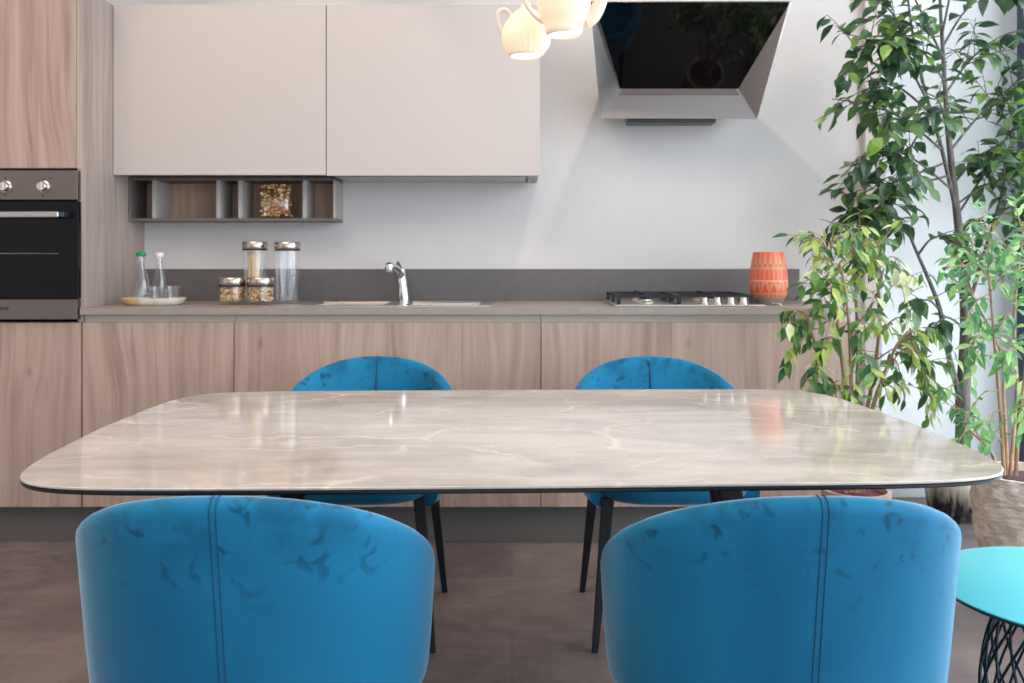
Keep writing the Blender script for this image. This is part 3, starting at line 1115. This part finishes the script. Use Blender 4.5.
g1 = [p - nrm * .004 for p in (gBL, gBR, gTR, gTL)]
m.hexa(g1 + g0)
put('glass_panel', m, BLACK_GLASS, hd, smooth=0, world=True)
x0_, x1_ = ax(628, YB_ + .03), ax(715, YB_ + .03)
put('filter_box', MB().box(x0_, x1_, YB_ + .014, YB_ + .11, az(122.5, YB_ + .014), oBL.z + .010), BLACK, hd, smooth=0, bevel=.002, world=True)
sl = MB()
d = (gBR - gBL).normalized()
upv = (gBL - oBL)
pA, pB = oBL.lerp(gBL, .78), oBR.lerp(gBR, .78)
pC, pD = oBL.lerp(gBL, .98), oBR.lerp(gBR, .98)
off = Vector((0, -.002, -.001))
pts = [pA + d * .01, pB - d * .01, pD - d * .01, pC + d * .01]
sl.hexa([p - off for p in pts] + [p + off for p in pts])
put('control_strip', sl, STEEL_D, hd, smooth=0, world=True)

# wall uplight near the corner
sc = thing('wall_uplight', 'small beige wedge-shaped wall light half hidden by leaves', 'wall light', (ax(866, YW), YW, az(200, YW)))
m = MB()
xl, xr = ax(852, YW), ax(874, YW)
ztp, zbt = az(173, 4.02), az(222, YW)
xm = ax(868, YW)
m.hexa([(xm - .012, YW - .045, zbt), (xm + .012, YW - .045, zbt), (xm + .012, YW - .036, zbt), (xm - .012, YW - .036, zbt),
        (xl, YW - .14, ztp), (xr, YW - .14, ztp), (xr, YW - .036, ztp), (xl, YW - .036, ztp)])
put('wedge_shade', m, TRIMM, sc, smooth=0, bevel=.002, world=True)
put('top_lip', MB().box(xl - .004, xr + .004, YW - .146, YW - .036, ztp, ztp + .010), Mat('pale_lip', rgb(226, 218, 210), .5).m, sc, smooth=0, bevel=.002, world=True)

# ------------------------------------------------------------------ dining table
TC = Vector((0.0, 1.966, 0))
ZTAB = .75


def table_outline(inset=0.0):
    out = []
    # half-size varies: barrel sides, slightly bowed front and back, round corners
    a, b, n = .882 - inset, .525 - inset, 10.5
    N = 240
    for k in range(N):
        th = 2 * PI * k / N
        ct, st = math.cos(th), math.sin(th)
        x = a * math.copysign(abs(ct) ** (2 / n), ct)
        y = b * math.copysign(abs(st) ** (2 / n), st)
        u_, v_ = x / a, y / b
        out.append((x * (1 - .052 * v_ * v_), y * (1 - .016 * u_ * u_)))
    return out


tb = thing('dining_table', 'dining table with grey-beige marble top and rounded corners', 'table', TC, math.radians(2.0))


def slab(z0, z1, r, inset=0):
    m = MB()
    rows = []
    for ins, z in ((inset + r, z0), (inset, z0 + r), (inset, z1 - r), (inset + r, z1)):
        rows.append([m.bm.verts.new((x, y, z)) for x, y in table_outline(ins)])
    n = len(rows[0])
    for i in range(3):
        for k in range(n):
            m.face([rows[i][k], rows[i][(k + 1) % n], rows[i + 1][(k + 1) % n], rows[i + 1][k]])
    m.face(rows[0][::-1])
    m.mi = 0
    m.face(rows[-1])
    return m


put('marble_top', slab(ZTAB - .005, ZTAB, .0012), MARBLE, tb, smooth=30)
put('black_underplate', slab(ZTAB - .0125, ZTAB - .0052, .002, .0005), BLACK, tb, smooth=30)
put('under_frame', MB().box(-.50, .50, -.16, .16, ZTAB - .050, ZTAB - .0128), BLACK, tb, smooth=0, bevel=.003)
for sx in (-1, 1):
    m = MB()
    m.bar((sx * .44, -.06, ZTAB - .05), (sx * .60, -.14, 0), .055, .034, .030, .022)
    put('leg', m, BLACK, tb, smooth=0, bevel=.003)
    m = MB()
    m.bar((sx * .47, .10, ZTAB - .05), (sx * .62, .36, 0), .055, .034, .030, .022)
    put('leg', m, BLACK, tb, smooth=0, bevel=.003)

# ------------------------------------------------------------------ dining chairs
TH = .046
Y0 = .04


def sup(v, p):
    return math.copysign(abs(v) ** p, v)


def plan(s, z):
    tt = max(0.0, min(1.15, (z - .43) / .35))
    a = .272 + .020 * tt ** .8
    yb = .262 + .062 * tt
    b = yb - Y0
    q = abs(s)
    sg = 1 if s >= 0 else -1
    if q <= .62:
        ph = q / .62 * PI / 2
        return Vector((sg * a * sup(math.sin(ph), 2 / 2.3), Y0 + b * sup(math.cos(ph), 2 / 2.3)))
    e_ = (q - .62) / .38
    return Vector((sg * (a - .030 * e_ ** 1.6), Y0 - .24 * e_))


def rimz(s):
    q = abs(s)
    if q <= .62:
        ph = q / .62 * PI / 2
        yr = sup(math.cos(ph), 2 / 2.3)
        return .780 - .150 * (1 - yr) ** .96
    e_ = (q - .62) / .38
    return .630 - .120 * e_ ** .8


def svals():
    N = 72
    return [-1 + 2 * i / N for i in range(N + 1)]


def shell_cols():
    cols = []
    for s in svals():
        def pt(off, z, s=s):
            h_ = 1e-3
            zz = max(z, .43)
            p = plan(s, zz)
            t_ = plan(min(1, s + h_), zz) - plan(max(-1, s - h_), zz)
            if abs(s) < 1e-6:
                t_ = Vector((1, 0))
            t_.normalize()
            nrm_ = Vector((t_.y, -t_.x)) * -1       # outward
            q = p + nrm_ * off
            return (q.x, q.y, z)
        zr = rimz(s)
        col = []
        for k in range(6):                           # rounded underside
            a = PI / 2 * k / 5
            col.append(pt(-.036 * (1 - math.sin(a)), .400 + .030 * (1 - math.cos(a))))
        zlo, zhi = .430, zr - TH / 2
        for k in range(1, 10):
            col.append(pt(0, zlo + (zhi - zlo) * k / 9))
        for k in range(1, 9):
            a = PI * k / 8
            col.append(pt(-TH / 2 + TH / 2 * math.cos(a), zhi + TH / 2 * math.sin(a)))
        for k in range(1, 8):
            z = zhi + (.45 - zhi) * k / 7
            col.append(pt(-TH - .012 * math.sin(PI * k / 7), z))
        cols.append(col)
    return cols


def rounded_pad(xw, y0, y1, z0, z1, rb, rt, n=3.2, dome=.008):
    """a cushion: superellipse in plan, rounded below and above"""
    m = MB()
    N = 64
    prof = []
    for k in range(6):
        a = PI / 2 * k / 5
        prof.append((-rb * (1 - math.sin(a)), z0 + rb * (1 - math.cos(a))))
    for k in range(6):
        a = PI / 2 * k / 5
        prof.append((-rt * (1 - math.cos(a)), z1 - rt + rt * math.sin(a)))
    yc, yh = (y0 + y1) / 2, (y1 - y0) / 2
    rows = []
    for ins, z in prof:
        rows.append([m.bm.verts.new(((xw + ins) * sup(math.cos(2 * PI * k / N), 2 / n), yc + (yh + ins) * sup(math.sin(2 * PI * k / N), 2 / n), z)) for k in range(N)])
    last = prof[-1][0]
    for f in (.8, .5, .2):
        rows.append([m.bm.verts.new(((xw + last) * f * sup(math.cos(2 * PI * k / N), 2 / n), yc + (yh + last) * f * sup(math.sin(2 * PI * k / N), 2 / n), z1 + dome * (1 - f))) for k in range(N)])
    for i in range(len(rows) - 1):
        for k in range(N):
            m.face([rows[i][k], rows[i][(k + 1) % N], rows[i + 1][(k + 1) % N], rows[i + 1][k]])
    m.face(rows[0][::-1])
    m.face(rows[-1])
    return m


def make_chair(loc, rotz, label):
    t = thing('dining_chair', label, 'chair', loc, rotz, 'blue velvet chairs around the dining table')
    cols = shell_cols()
    m = MB()
    V = [[m.bm.verts.new(p) for p in col] for col in cols]
    for i in range(len(V) - 1):
        for j in range(len(V[0]) - 1):
            m.face([V[i][j], V[i + 1][j], V[i + 1][j + 1], V[i][j + 1]])
    m.face(V[0][::-1])
    m.face(V[-1])
    sh = put('backrest', m, VELVET, t, smooth=60)
    # double stitched seam down the middle of the outside, single one inside
    mid = len(cols) // 2
    m = MB()
    path = [Vector(p) for p in cols[mid][4:20]]
    for dx in (-.0045, .0045):
        m.tube([p + Vector((dx, .0002, .0003)) for p in path], .0009, 6)
    put('back_seam', m, SEAM, sh)
    m = MB()
    m.tube([Vector(p) + Vector((0, -.0015, 0)) for p in cols[mid][21:]], [.001, .0016, .003, .0042, .005, .005, .005, .005, .005][:len(cols[mid][21:])], 8)
    put('inner_seam', m, SEAM, sh)
    put('seat', rounded_pad(.240, -.265, .235, .413, .494, .045, .028), VELVET, t, smooth=60)
    put('seat_base', rounded_pad(.19, -.17, .19, .396, .424, .012, .006, dome=0), BLACK, t, smooth=60)
    for sx in (-1, 1):
        for sy in (-1, 1):
            put('leg', MB().bar((sx * .190, sy * .188, .428), (sx * .232, sy * .230, 0), .034, .018), BLACK, t, smooth=0, bevel=.002)
    return t


ch = make_chair((-.456, 2.78, 0), 0, 'blue velvet dining chair across the table, facing us in front of the sink')
dup(ch, (.466, 2.78, 0), math.radians(0), 'blue velvet dining chair across the table, facing us below the gas hob')
dup(ch, (-.414, 1.566, 0), PI, 'blue velvet dining chair with its back to us, at the oven end of the table')
dup(ch, (.434, 1.566, 0), PI, 'blue velvet dining chair with its back to us, beside the turquoise side table')

# ------------------------------------------------------------------ turquoise side table
XS, YSD, HS = 1.134, 1.81, .45
st = thing('side_table', 'round turquoise side table on a dark wire lattice base', 'side table', (XS, YSD, 0))
R_ = .268
put('tabletop', MB().lathe([(0, HS - .006), (R_ - .004, HS - .006), (R_, HS - .003), (R_, HS - .001), (R_ - .002, HS), (0, HS)], n=96), TURQ, st, smooth=30)
put('rim_underside', MB().lathe([(0, HS - .012), (R_ - .008, HS - .012), (R_ - .002, HS - .0065), (0, HS - .0065)], n=96), TEAL, st, smooth=30)
prf = lambda z: .115 + .060 * math.sin(PI * min(1, max(0, (z + .02) / (HS + .02)))) ** .8
m = MB()
NW = 22
for sgn in (-1, 1):
    for k in range(NW):
        path = []
        for i in range(25):
            z = .004 + (HS - .018) * i / 24
            a = 2 * PI * k / NW + sgn * 1.15 * i / 24
            path.append((prf(z) * math.cos(a), prf(z) * math.sin(a), z))
        m.tube(path, .0030, 5, cap=False)
for z in (.004, HS - .014):
    m.tube([(prf(z) * math.cos(2 * PI * k / 48), prf(z) * math.sin(2 * PI * k / 48), z) for k in range(48)], .004, 6, closed=True)
put('lattice_base', m, TEAL, st, smooth=60)

# ------------------------------------------------------------------ teapot lamps
def pendant(px, py, Y, prof_px, rib, label, kind):
    k = Y / F
    base = at(px, py, Y)
    t = thing('teapot_pendant_lamp', label, 'pendant lamp', base, 0, 'porcelain teapot pendant lamps')
    prof = [(r * k, dz * k) for dz, r in prof_px]
    fn = (lambda a, z: 1 + .028 * math.sin(22 * a + z * 70)) if rib else None
    inner = [(max(.001, r - .004), z) for r, z in reversed(prof[:-1])]
    put('porcelain_shade', MB().lathe(prof + [(0, prof[-1][1])], n=88, fn=fn), PORCELAIN, t, smooth=60, recalc=False)
    r0, z0_ = prof[0]
    put('light_opening', MB().lathe([(0, .003), (r0 * .97, .003), (r0 * .97, .006), (0, .006)], n=40), BULB, t, smooth=30)
    put('bottom_ring', MB().lathe([(r0 * .97, -.001), (r0 * 1.03, 0), (r0 * 1.03, .004), (r0 * .97, .005), (r0 * .97, -.001)], n=48), PORC_SOLID, t, smooth=60)
    zt_ = prof[-1][1]
    put('cord', MB().tube([(0, 0, zt_ - .002), (0, 0, 3.2 - base.z)], .0035, 8), CORD, t)
    ld = bpy.data.lights.new('lamp_bulb_light', 'POINT')
    ld.energy = .045
    ld.color = (1.0, .88, .72)
    ld.shadow_soft_size = .02
    lo = bpy.data.objects.new('lamp_bulb_light', ld)
    COL.objects.link(lo)
    lo.parent = t
    lo.location = (0, 0, zt_ * .45)
    return t, k


Y1 = 1.95
p1_, k = pendant(526, 56, Y1, [(0, 16), (3, 18), (8, 22), (14, 24.2), (20, 24.3), (27, 22.8), (34, 19.5), (39, 15.5), (42, 13), (44, 11), (46, 8), (48, 5.5), (52, 4.5), (54, 3)], True,
                 'lit fluted porcelain teapot pendant lamp, the lower hanging one', 1)
hl = [(-20, 0, 17), (-25, 0, 25), (-28.5, 0, 36), (-27, 0, 44), (-21, 0, 46), (-16, 0, 42), (-14.5, 0, 35)]
put('handle', MB().tube(spline([Vector(p) * k for p in hl], 5), 2.6 * k, 10), PORC_SOLID, p1_, smooth=60)
Y2 = 1.84
p2_, k = pendant(564, 35, Y2, [(0, 16.5), (2, 18), (6, 19), (9, 19.5), (14, 22.5), (22, 25.5), (32, 27), (44, 27.5), (56, 25), (66, 20), (72, 13), (76, 8), (80, 6), (84, 3)], False,
                 'lit smooth porcelain teapot pendant lamp, the larger higher one with a spout', 2)
put('handle', MB().tube(spline([Vector(p) * k for p in ((-21, 0, 12), (-31, -2, 20), (-40, -3, 34), (-42, -3, 50), (-36, -2, 60), (-25, 0, 57))], 6), 1.9 * k, 10), PORC_SOLID, p2_, smooth=60)
put('spout', MB().tube(spline([Vector(p) * k for p in ((20, 0, 14), (29, 0, 20), (36, 0, 32), (41, 0, 48), (45, 0, 60))], 6),
                       [9.5 * k * (1 - .55 * i / 24) for i in range(25)], 14), PORCELAIN, p2_, smooth=60)

# ------------------------------------------------------------------ plants
def add_leaf(mb, p, d, up, L, Wd, mi, fold=.25, droop=.35):
    d = Vector(d).normalized()
    side = d.cross(up)
    if side.length < 1e-4:
        side = d.orthogonal()
    side.normalize()
    nn = side.cross(d).normalized()
    prof = ((0, .08), (.18, .62), (.42, 1.0), (.68, .74), (.88, .26), (1.0, .02))
    rows = []
    for tt, w in prof:
        c = p + d * (L * tt) - nn * (droop * L * tt * tt) 
        hw = Wd * .5 * w
        rows.append((mb.bm.verts.new(c - side * hw + nn * hw * fold), mb.bm.verts.new(c), mb.bm.verts.new(c + side * hw + nn * hw * fold)))
    mb.mi = mi
    for a, b in zip(rows[:-1], rows[1:]):
        mb.face([a[0], a[1], b[1], b[0]])
        mb.face([a[1], a[2], b[2], b[1]])


def rv(s=1.0):
    return Vector((random.uniform(-s, s), random.uniform(-s, s), random.uniform(-s, s)))


def ok_pos(p, lim):
    x0, x1, y0, y1 = lim
    return x0 < p.x < x1 and y0 < p.y < y1


def spray(leaves, wood, path, r0, r1, lim, L, Wd, step, weights, start=.25, twigs=0, twig_len=.15, droop=.5, spread=.9, n=6):
    P = spline(path, n)
    m = len(P)
    wood.tube(P, [r0 + (r1 - r0) * i / (m - 1) for i in range(m)], 6)
    tot = sum((P[i + 1] - P[i]).length for i in range(m - 1))
    mats = list(range(len(weights)))

    def leafing(Q, s0):
        acc = 0
        dist = 0
        T = sum((Q[i + 1] - Q[i]).length for i in range(len(Q) - 1))
        sgn = random.choice((-1, 1))
        for i in range(len(Q) - 1):
            seg = Q[i + 1] - Q[i]
            sl_ = seg.length
            if sl_ < 1e-6:
                continue
            dirn = seg / sl_
            while acc <= sl_:
                if (dist + acc) / T >= s0:
                    p = Q[i] + dirn * acc
                    sgn = -sgn
                    lat = dirn.cross(Vector((0, 0, 1)))
                    if lat.length < .1:
                        lat = rv().cross(dirn)
                    lat.normalize()
                    lat = Matrix.Rotation(random.uniform(-1.0, 1.0), 3, dirn) @ lat
                    dd = dirn * random.uniform(.25, .9) + lat * (sgn * spread) + Vector((0, 0, -droop * random.uniform(.3, 1.4))) + rv(.25)
                    LL = L * random.uniform(.7, 1.2)
                    tip = p + dd.normalized() * (LL * 1.25)
                    if ok_pos(tip, lim) and ok_pos(p, lim):
                        base = p + dd.normalized() * (LL * .14)
                        wood.tube([p, base], .0011, 4, cap=False)
                        up = Vector((0, 0, 1)) + rv(.5) + Vector((0, -.45, 0))
                        add_leaf(leaves, base, dd, up, LL, Wd * LL / L * random.uniform(.85, 1.15), random.choices(mats, weights)[0], random.uniform(.1, .4), random.uniform(.1, .5))
                acc += step * random.uniform(.7, 1.3)
            acc -= sl_
            dist += sl_

    leafing(P, start)
    for _ in range(twigs):
        i = random.randrange(int(m * start), m - 1)
        dirn = (P[i + 1] - P[i]).normalized()
        dd = (dirn * .6 + rv(.9) + Vector((0, 0, .1))).normalized()
        q = [P[i]]
        for k_ in range(4):
            dd = (dd + Vector((0, 0, -.14 * droop)) + rv(.15)).normalized()
            q.append(q[-1] + dd * (twig_len * random.uniform(.7, 1.2) / 4))
        if not all(ok_pos(p, lim) for p in q):
            continue
        wood.tube(q, [r1 * 1.2, r1, r1 * .9, r1 * .8, r1 * .6], 5)
        leafing(q, .15)
    return P


def pts(Y, lst):
    """list of (px, py, dY) -> world points around depth Y"""
    return [at(a, b, Y + c_) for a, b, c_ in lst]


# tall fig tree in the glazed pot
YTR = 3.86
xb_ = ax(953, YTR)
tree = thing('fig_tree', 'tall dark-leaved indoor fig tree in a black glazed pot', 'potted tree', (xb_, YTR, 0))
hp = .245
put('pot', MB().lathe([(0, .028), (.088, .028), (.100, .034), (.112, .12), (.114, hp - .01), (.112, hp), (.102, hp), (.100, hp - .04), (0, hp - .042)], n=48), GLAZE, tree, smooth=40)
for k_ in range(3):
    a = 2 * PI * k_ / 3 + .25
    put('pot_foot', MB().lathe([(0, 0), (.012, 0), (.016, .030), (0, .030)], c=(.082 * math.cos(a), .082 * math.sin(a), 0), n=12), BLACK, tree)
put('soil', MB().lathe([(0, hp - .026), (.08, hp - .028), (.1005, hp - .034), (.1005, hp - .041), (0, hp - .041)], n=36), SOIL, tree)
lim = (1.235, 2.30, 3.35, 4.05)
wood, lv = MB(), MB()
trunk = spline([Vector((xb_ + .03, YTR, hp - .04))] + pts(YTR, [(963, 430, 0), (963, 395, .0), (966, 330, .01), (963, 270, 0), (956, 205, .0), (949, 140, -.01), (944, 70, 0), (940, 0, .02), (936, -70, .03)]), 6)
nT = len(trunk)
wood.tube(trunk, [.030 if i < nT * .2 else .005 + .025 * (1 - (i / nT - .2) / .8) ** 1.5 for i in range(nT)], 10)
f1 = spline(pts(YTR, [(961, 402, 0), (948, 352, -.03), (940, 310, -.05), (931, 285, -.06), (918, 255, -.08), (905, 225, -.1)]), 5)
wood.tube(f1, [.014 - .009 * i / 25 for i in range(26)], 8)
f2 = spline(pts(YTR, [(957, 215, 0), (942, 150, -.05), (925, 90, -.08), (912, 30, -.1), (905, -30, -.1)]), 5)
wood.tube(f2, [.010 - .006 * i / 20 for i in range(21)], 8)
f3 = spline(pts(YTR, [(965, 320, 0), (982, 260, .03), (1000, 200, .05), (1010, 150, .05)]), 5)
wood.tube(f3, [.010 - .006 * i / 15 for i in range(16)], 8)
TW = (5, 4, .9)
brs = [
    # to the wall side
    ([(928, 100, -.08), (905, 62, -.16), (875, 42, -.22), (842, 33, -.24)], 8),
    ([(920, 70, -.08), (890, 40, -.15), (868, 45, -.2), (850, 48, -.2)], 5),
    ([(935, 150, -.06), (905, 120, -.15), (868, 105, -.22), (832, 99, -.25)], 7),
    ([(925, 120, -.08), (900, 88, -.05), (880, 85, -.1), (862, 92, -.1)], 6),
    ([(945, 190, -.03), (915, 160, -.14), (885, 150, -.2), (852, 163, -.22)], 8),
    ([(940, 180, -.04), (915, 185, -.1), (890, 195, -.16), (868, 225, -.2)], 8),
    ([(935, 160, -.06), (905, 180, -.12), (880, 205, -.18), (860, 236, -.18)], 7),
    ([(912, 235, -.08), (895, 222, -.12), (878, 228, -.16), (862, 246, -.16)], 5),
    ([(930, 120, -.1), (915, 140, -.15), (900, 170, -.2), (895, 205, -.22)], 8),
    ([(918, 60, -.1), (900, 25, -.15), (885, 5, -.15), (868, -12, -.15)], 6),
    # up and across the top
    ([(944, 60, 0), (925, 20, -.1), (910, -10, -.15), (890, -40, -.15)], 6),
    ([(943, 50, 0), (962, 15, .02), (985, -8, .04), (1010, -15, .04)], 6),
    ([(946, 95, 0), (970, 60, .04), (998, 38, .06), (1022, 30, .05)], 10),
    ([(945, 80, 0), (930, 60, -.15), (918, 48, -.2), (905, 45, -.25)], 6),
    ([(942, 30, 0), (950, -5, -.1), (955, -35, -.15), (960, -60, -.15)], 5),
    # to the window side
    ([(950, 150, 0), (975, 120, .04), (1000, 95, .06), (1026, 78, .05)], 15),
    ([(953, 180, 0), (980, 155, -.02), (1005, 150, -.04), (1030, 160, -.05)], 14),
    ([(956, 205, 0), (985, 185, -.05), (1010, 180, -.1), (1036, 190, -.1)], 12),
    ([(958, 220, 0), (985, 172, .03), (1012, 130, .06), (1034, 110, .05)], 13),
    ([(985, 250, .03), (1000, 215, 0), (1018, 205, -.05), (1034, 215, -.08)], 7),
    # lower
    ([(905, 225, -.1), (885, 222, -.14), (868, 232, -.16), (855, 236, -.16)], 5),
    ([(918, 255, -.08), (930, 240, -.12), (945, 236, -.15), (958, 246, -.15)], 4),
    ([(940, 310, -.05), (928, 300, -.1), (915, 305, -.14), (905, 318, -.14)], 3),
    ([(963, 275, 0), (975, 262, -.05), (988, 262, -.08), (1000, 270, -.1)], 4),
    ([(964, 330, 0), (950, 318, -.06), (940, 320, -.08), (932, 330, -.1)], 3),
    ([(950, 150, 0), (945, 120, -.2), (938, 100, -.3), (925, 92, -.33)], 5),
]
limbs = trunk + f1 + f2 + f3
for path, tw in brs:
    W_ = pts(YTR, path)
    near = min(limbs, key=lambda q: (q - W_[0]).length)
    W_ = [near] + ([W_[0]] if (near - W_[0]).length > .06 else []) + W_[1:]
    spray(lv, wood, W_, .0055, .002, lim, .080, .045, .030, TW, .3, tw, .18, .55)
put('trunk_and_branches', wood, BARK, tree, smooth=60, world=True)
fo = put('foliage', lv, TREE_LEAF, tree, smooth=0, world=True, recalc=False)
fo['kind'] = 'stuff'

# variegated weeping fig between the table and the base units
YFG = 3.08
xf = ax(856, YFG)
fig = thing('weeping_fig', 'bushy pale-green variegated weeping fig behind the table corner', 'potted plant', (xf, YFG, 0))
hp = az(489, YFG)
put('pot', MB().lathe([(0, 0), (.082, 0), (.090, .008), (.104, hp * .6), (.110, hp - .03), (.113, hp - .028), (.113, hp), (.100, hp), (.098, hp - .03), (0, hp - .032)], n=48,
                      fn=lambda a, z: 1 + .006 * math.sin(9 * a + z * 40)), CLAY_POT, fig, smooth=40)
put('soil', MB().lathe([(0, hp - .010), (.07, hp - .014), (.0985, hp - .018), (.0985, hp - .029), (0, hp - .029)], n=36), SOIL_RED, fig)
wood, lv = MB(), MB()
lim = (.875, 1.56, 2.62, 3.46)
z0 = hp - .02
stems = [((846, 470), [(848, 420, 0), (842, 360, .0), (836, 310, -.02), (832, 265, -.03), (830, 240, -.03)]),
         ((853, 470), [(856, 420, .02), (858, 350, .04), (856, 300, .05), (854, 260, .05), (858, 232, .05)]),
         ((859, 470), [(866, 420, 0), (876, 360, .04), (880, 310, .06), (876, 270, .06), (880, 240, .06)]),
         ((862, 470), [(870, 420, -.04), (886, 370, -.06), (900, 340, -.08), (912, 330, -.08)]),
         ((850, 470), [(840, 420, -.05), (824, 380, -.08), (814, 340, -.1), (806, 310, -.1)]),
         ((856, 470), [(852, 400, -.08), (850, 340, -.12), (846, 295, -.14), (840, 262, -.14)])]
VW = (5, 3.0, 1.8, 1.8)
tips = []
for (bx, by), path in stems:
    base = Vector((xf + (bx - 856) * .0034, YFG, z0))
    P = spline([base] + pts(YFG, path), 6)
    m_ = len(P)
    wood.tube(P, [.0095 * (1 - .75 * i / m_) for i in range(m_)], 8)
    tips.append(P)
br2 = [(0, .55, (800, 282, -.08)), (0, .6, (796, 330, -.12)), (0, .75, (812, 256, -.06)), (0, .85, (806, 246, .0)), (0, .9, (838, 226, -.05)), (1, .7, (850, 240, -.12)), (1, .6, (838, 290, -.15)),
       (1, .8, (880, 246, .05)), (2, .6, (905, 290, .0)), (2, .7, (898, 258, .06)), (2, .5, (918, 330, .02)), (2, .4, (922, 366, -.05)), (3, .5, (925, 356, -.1)), (3, .7, (932, 392, -.12)),
       (3, .8, (926, 375, -.05)), (4, .5, (808, 372, -.15)), (4, .7, (792, 345, -.12)), (4, .8, (788, 318, -.1)), (4, .6, (815, 392, -.12)), (5, .5, (868, 330, -.2)), (5, .7, (826, 288, -.2)),
       (5, .6, (862, 372, -.22)), (1, .5, (890, 330, -.1)), (0, .45, (822, 350, -.15)), (3, .4, (888, 400, -.15)), (4, .4, (836, 398, -.18)), (3, .6, (905, 402, -.12)), (2, .8, (862, 246, -.02)), (3, .9, (935, 415, -.08)), (5, .4, (850, 398, -.2))]
for si, f, tip in br2:
    P = tips[si]
    s = P[int(f * (len(P) - 1))]
    e_ = at(tip[0], tip[1], YFG + tip[2])
    midp = s.lerp(e_, .5) + Vector((0, 0, .05))
    spray(lv, wood, [s, midp, e_], .003, .0012, lim, .058, .024, .019, VW, .22, 2, .12, .75, .7)
for P in tips:
    spray(lv, wood, [P[int(len(P) * .6)], P[int(len(P) * .8)], P[-1]], .003, .0012, lim, .056, .024, .02, VW, .1, 3, .11, .75, .7)
put('stems', wood, BARK_PINK, fig, smooth=60, world=True)
put('foliage', lv, VAR_LEAF, fig, smooth=0, world=True, recalc=False)['kind'] = 'stuff'

# young plant in the rough stone pot
YP = 2.86
xp_ = ax(1031, YP)
yp = thing('young_fig_plant', 'slender bright-green plant in a rough stone pot by the window', 'potted plant', (xp_, YP, 0))
hp = az(473, YP)
prof = []
for i in range(25):
    f = i / 24
    r = .105 + .065 * math.sin(min(1, f / .85) * PI / 2)
    if f > .9:
        r -= .006 * (f - .9) / .1
    prof.append((r, hp * f))
rnd = [random.uniform(0, 6.28) for _ in range(8)]
def bumpy(a, z):
    return 1 + .022 * math.sin(7 * a + 30 * z + rnd[0]) * math.sin(5 * a - 45 * z + rnd[1]) + .014 * math.sin(17 * a + 60 * z + rnd[2]) + .01 * math.sin(23 * a - 80 * z + rnd[3])
put('pot', MB().lathe([(0, 0)] + prof + [(.150, hp), (.146, hp - .04), (0, hp - .042)], n=110, fn=bumpy), STONE_POT, yp, smooth=50)
put('soil', MB().lathe([(0, hp - .016), (.1, hp - .018), (.139, hp - .024), (.139, hp - .040), (0, hp - .040)], n=36), SOIL, yp)
wood, lv = MB(), MB()
lim = (1.24, 2.26, 2.45, 3.34)
stm = [[(1004, 475, -.03), (1001, 420, -.03), (996, 360, -.02), (991, 300, 0), (988, 262, .02), (990, 225, .03)],
       [(1010, 475, .0), (1014, 430, .02), (1017, 380, .03), (1014, 320, .04), (1020, 260, .05), (1026, 215, .05)],
       [(1016, 475, -.02), (1018, 440, -.04), (1024, 380, -.06), (1030, 320, -.08), (1034, 260, -.08)],
       [(1007, 475, .03), (1006, 440, .05), (1004, 400, .08), (1000, 350, .1), (975, 300, .12), (962, 262, .12)],
       [(1000, 475, -.05), (990, 450, -.08), (975, 435, -.1), (958, 420, -.1)]]
tips = []
for path in stm:
    P = spline(pts(YP, path), 6)
    m_ = len(P)
    wood.tube(P, [.0065 * (1 - .7 * i / m_) for i in range(m_)], 8)
    tips.append(P)
YWt = (5, 3, 2)
br3 = [(0, .7, (960, 268, -.05)), (0, .6, (966, 320, -.08)), (0, .55, (972, 350, -.1)), (0, .9, (975, 225, 0)), (0, .8, (1004, 240, -.05)), (0, .65, (1010, 290, -.1)), (1, .6, (1000, 330, -.1)),
       (1, .8, (1004, 262, -.05)), (1, .7, (1036, 290, -.05)), (1, .9, (1010, 205, .05)), (2, .6, (1012, 350, -.15)), (2, .8, (1015, 270, -.15)), (2, .7, (1040, 330, -.15)), (3, .7, (952, 282, .1)),
       (3, .8, (950, 250, .08)), (3, .9, (975, 245, .1)), (0, .5, (968, 385, -.12)), (0, .3, (964, 422, -.12)), (1, .4, (1032, 400, -.05)), (4, .6, (950, 408, -.1)), (4, .8, (962, 446, -.12)), (0, .25, (986, 440, -.12)), (2, .4, (1036, 425, -.12)), (2, .9, (1028, 235, -.12)), (1, .5, (1002, 372, -.1))]
for si, f, tip in br3:
    P = tips[si]
    s = P[int(f * (len(P) - 1))]
    e_ = at(tip[0], tip[1], YP + tip[2])
    midp = s.lerp(e_, .5) + Vector((0, 0, .035))
    spray(lv, wood, [s, midp, e_], .0022, .001, lim, .044, .020,   .018, YWt, .25, 2, .09, .5, .8)
for P in tips[:4]:
    spray(lv, wood, [P[int(len(P) * .6)], P[int(len(P) * .8)], P[-1]], .0022, .001, lim, .042, .020, .018, YWt, .1, 4, .09, .5, .8)
put('stems', wood, BARK_TAN, yp, smooth=60, world=True)
put('foliage', lv, YOUNG_LEAF, yp, smooth=0, world=True, recalc=False)['kind'] = 'stuff'
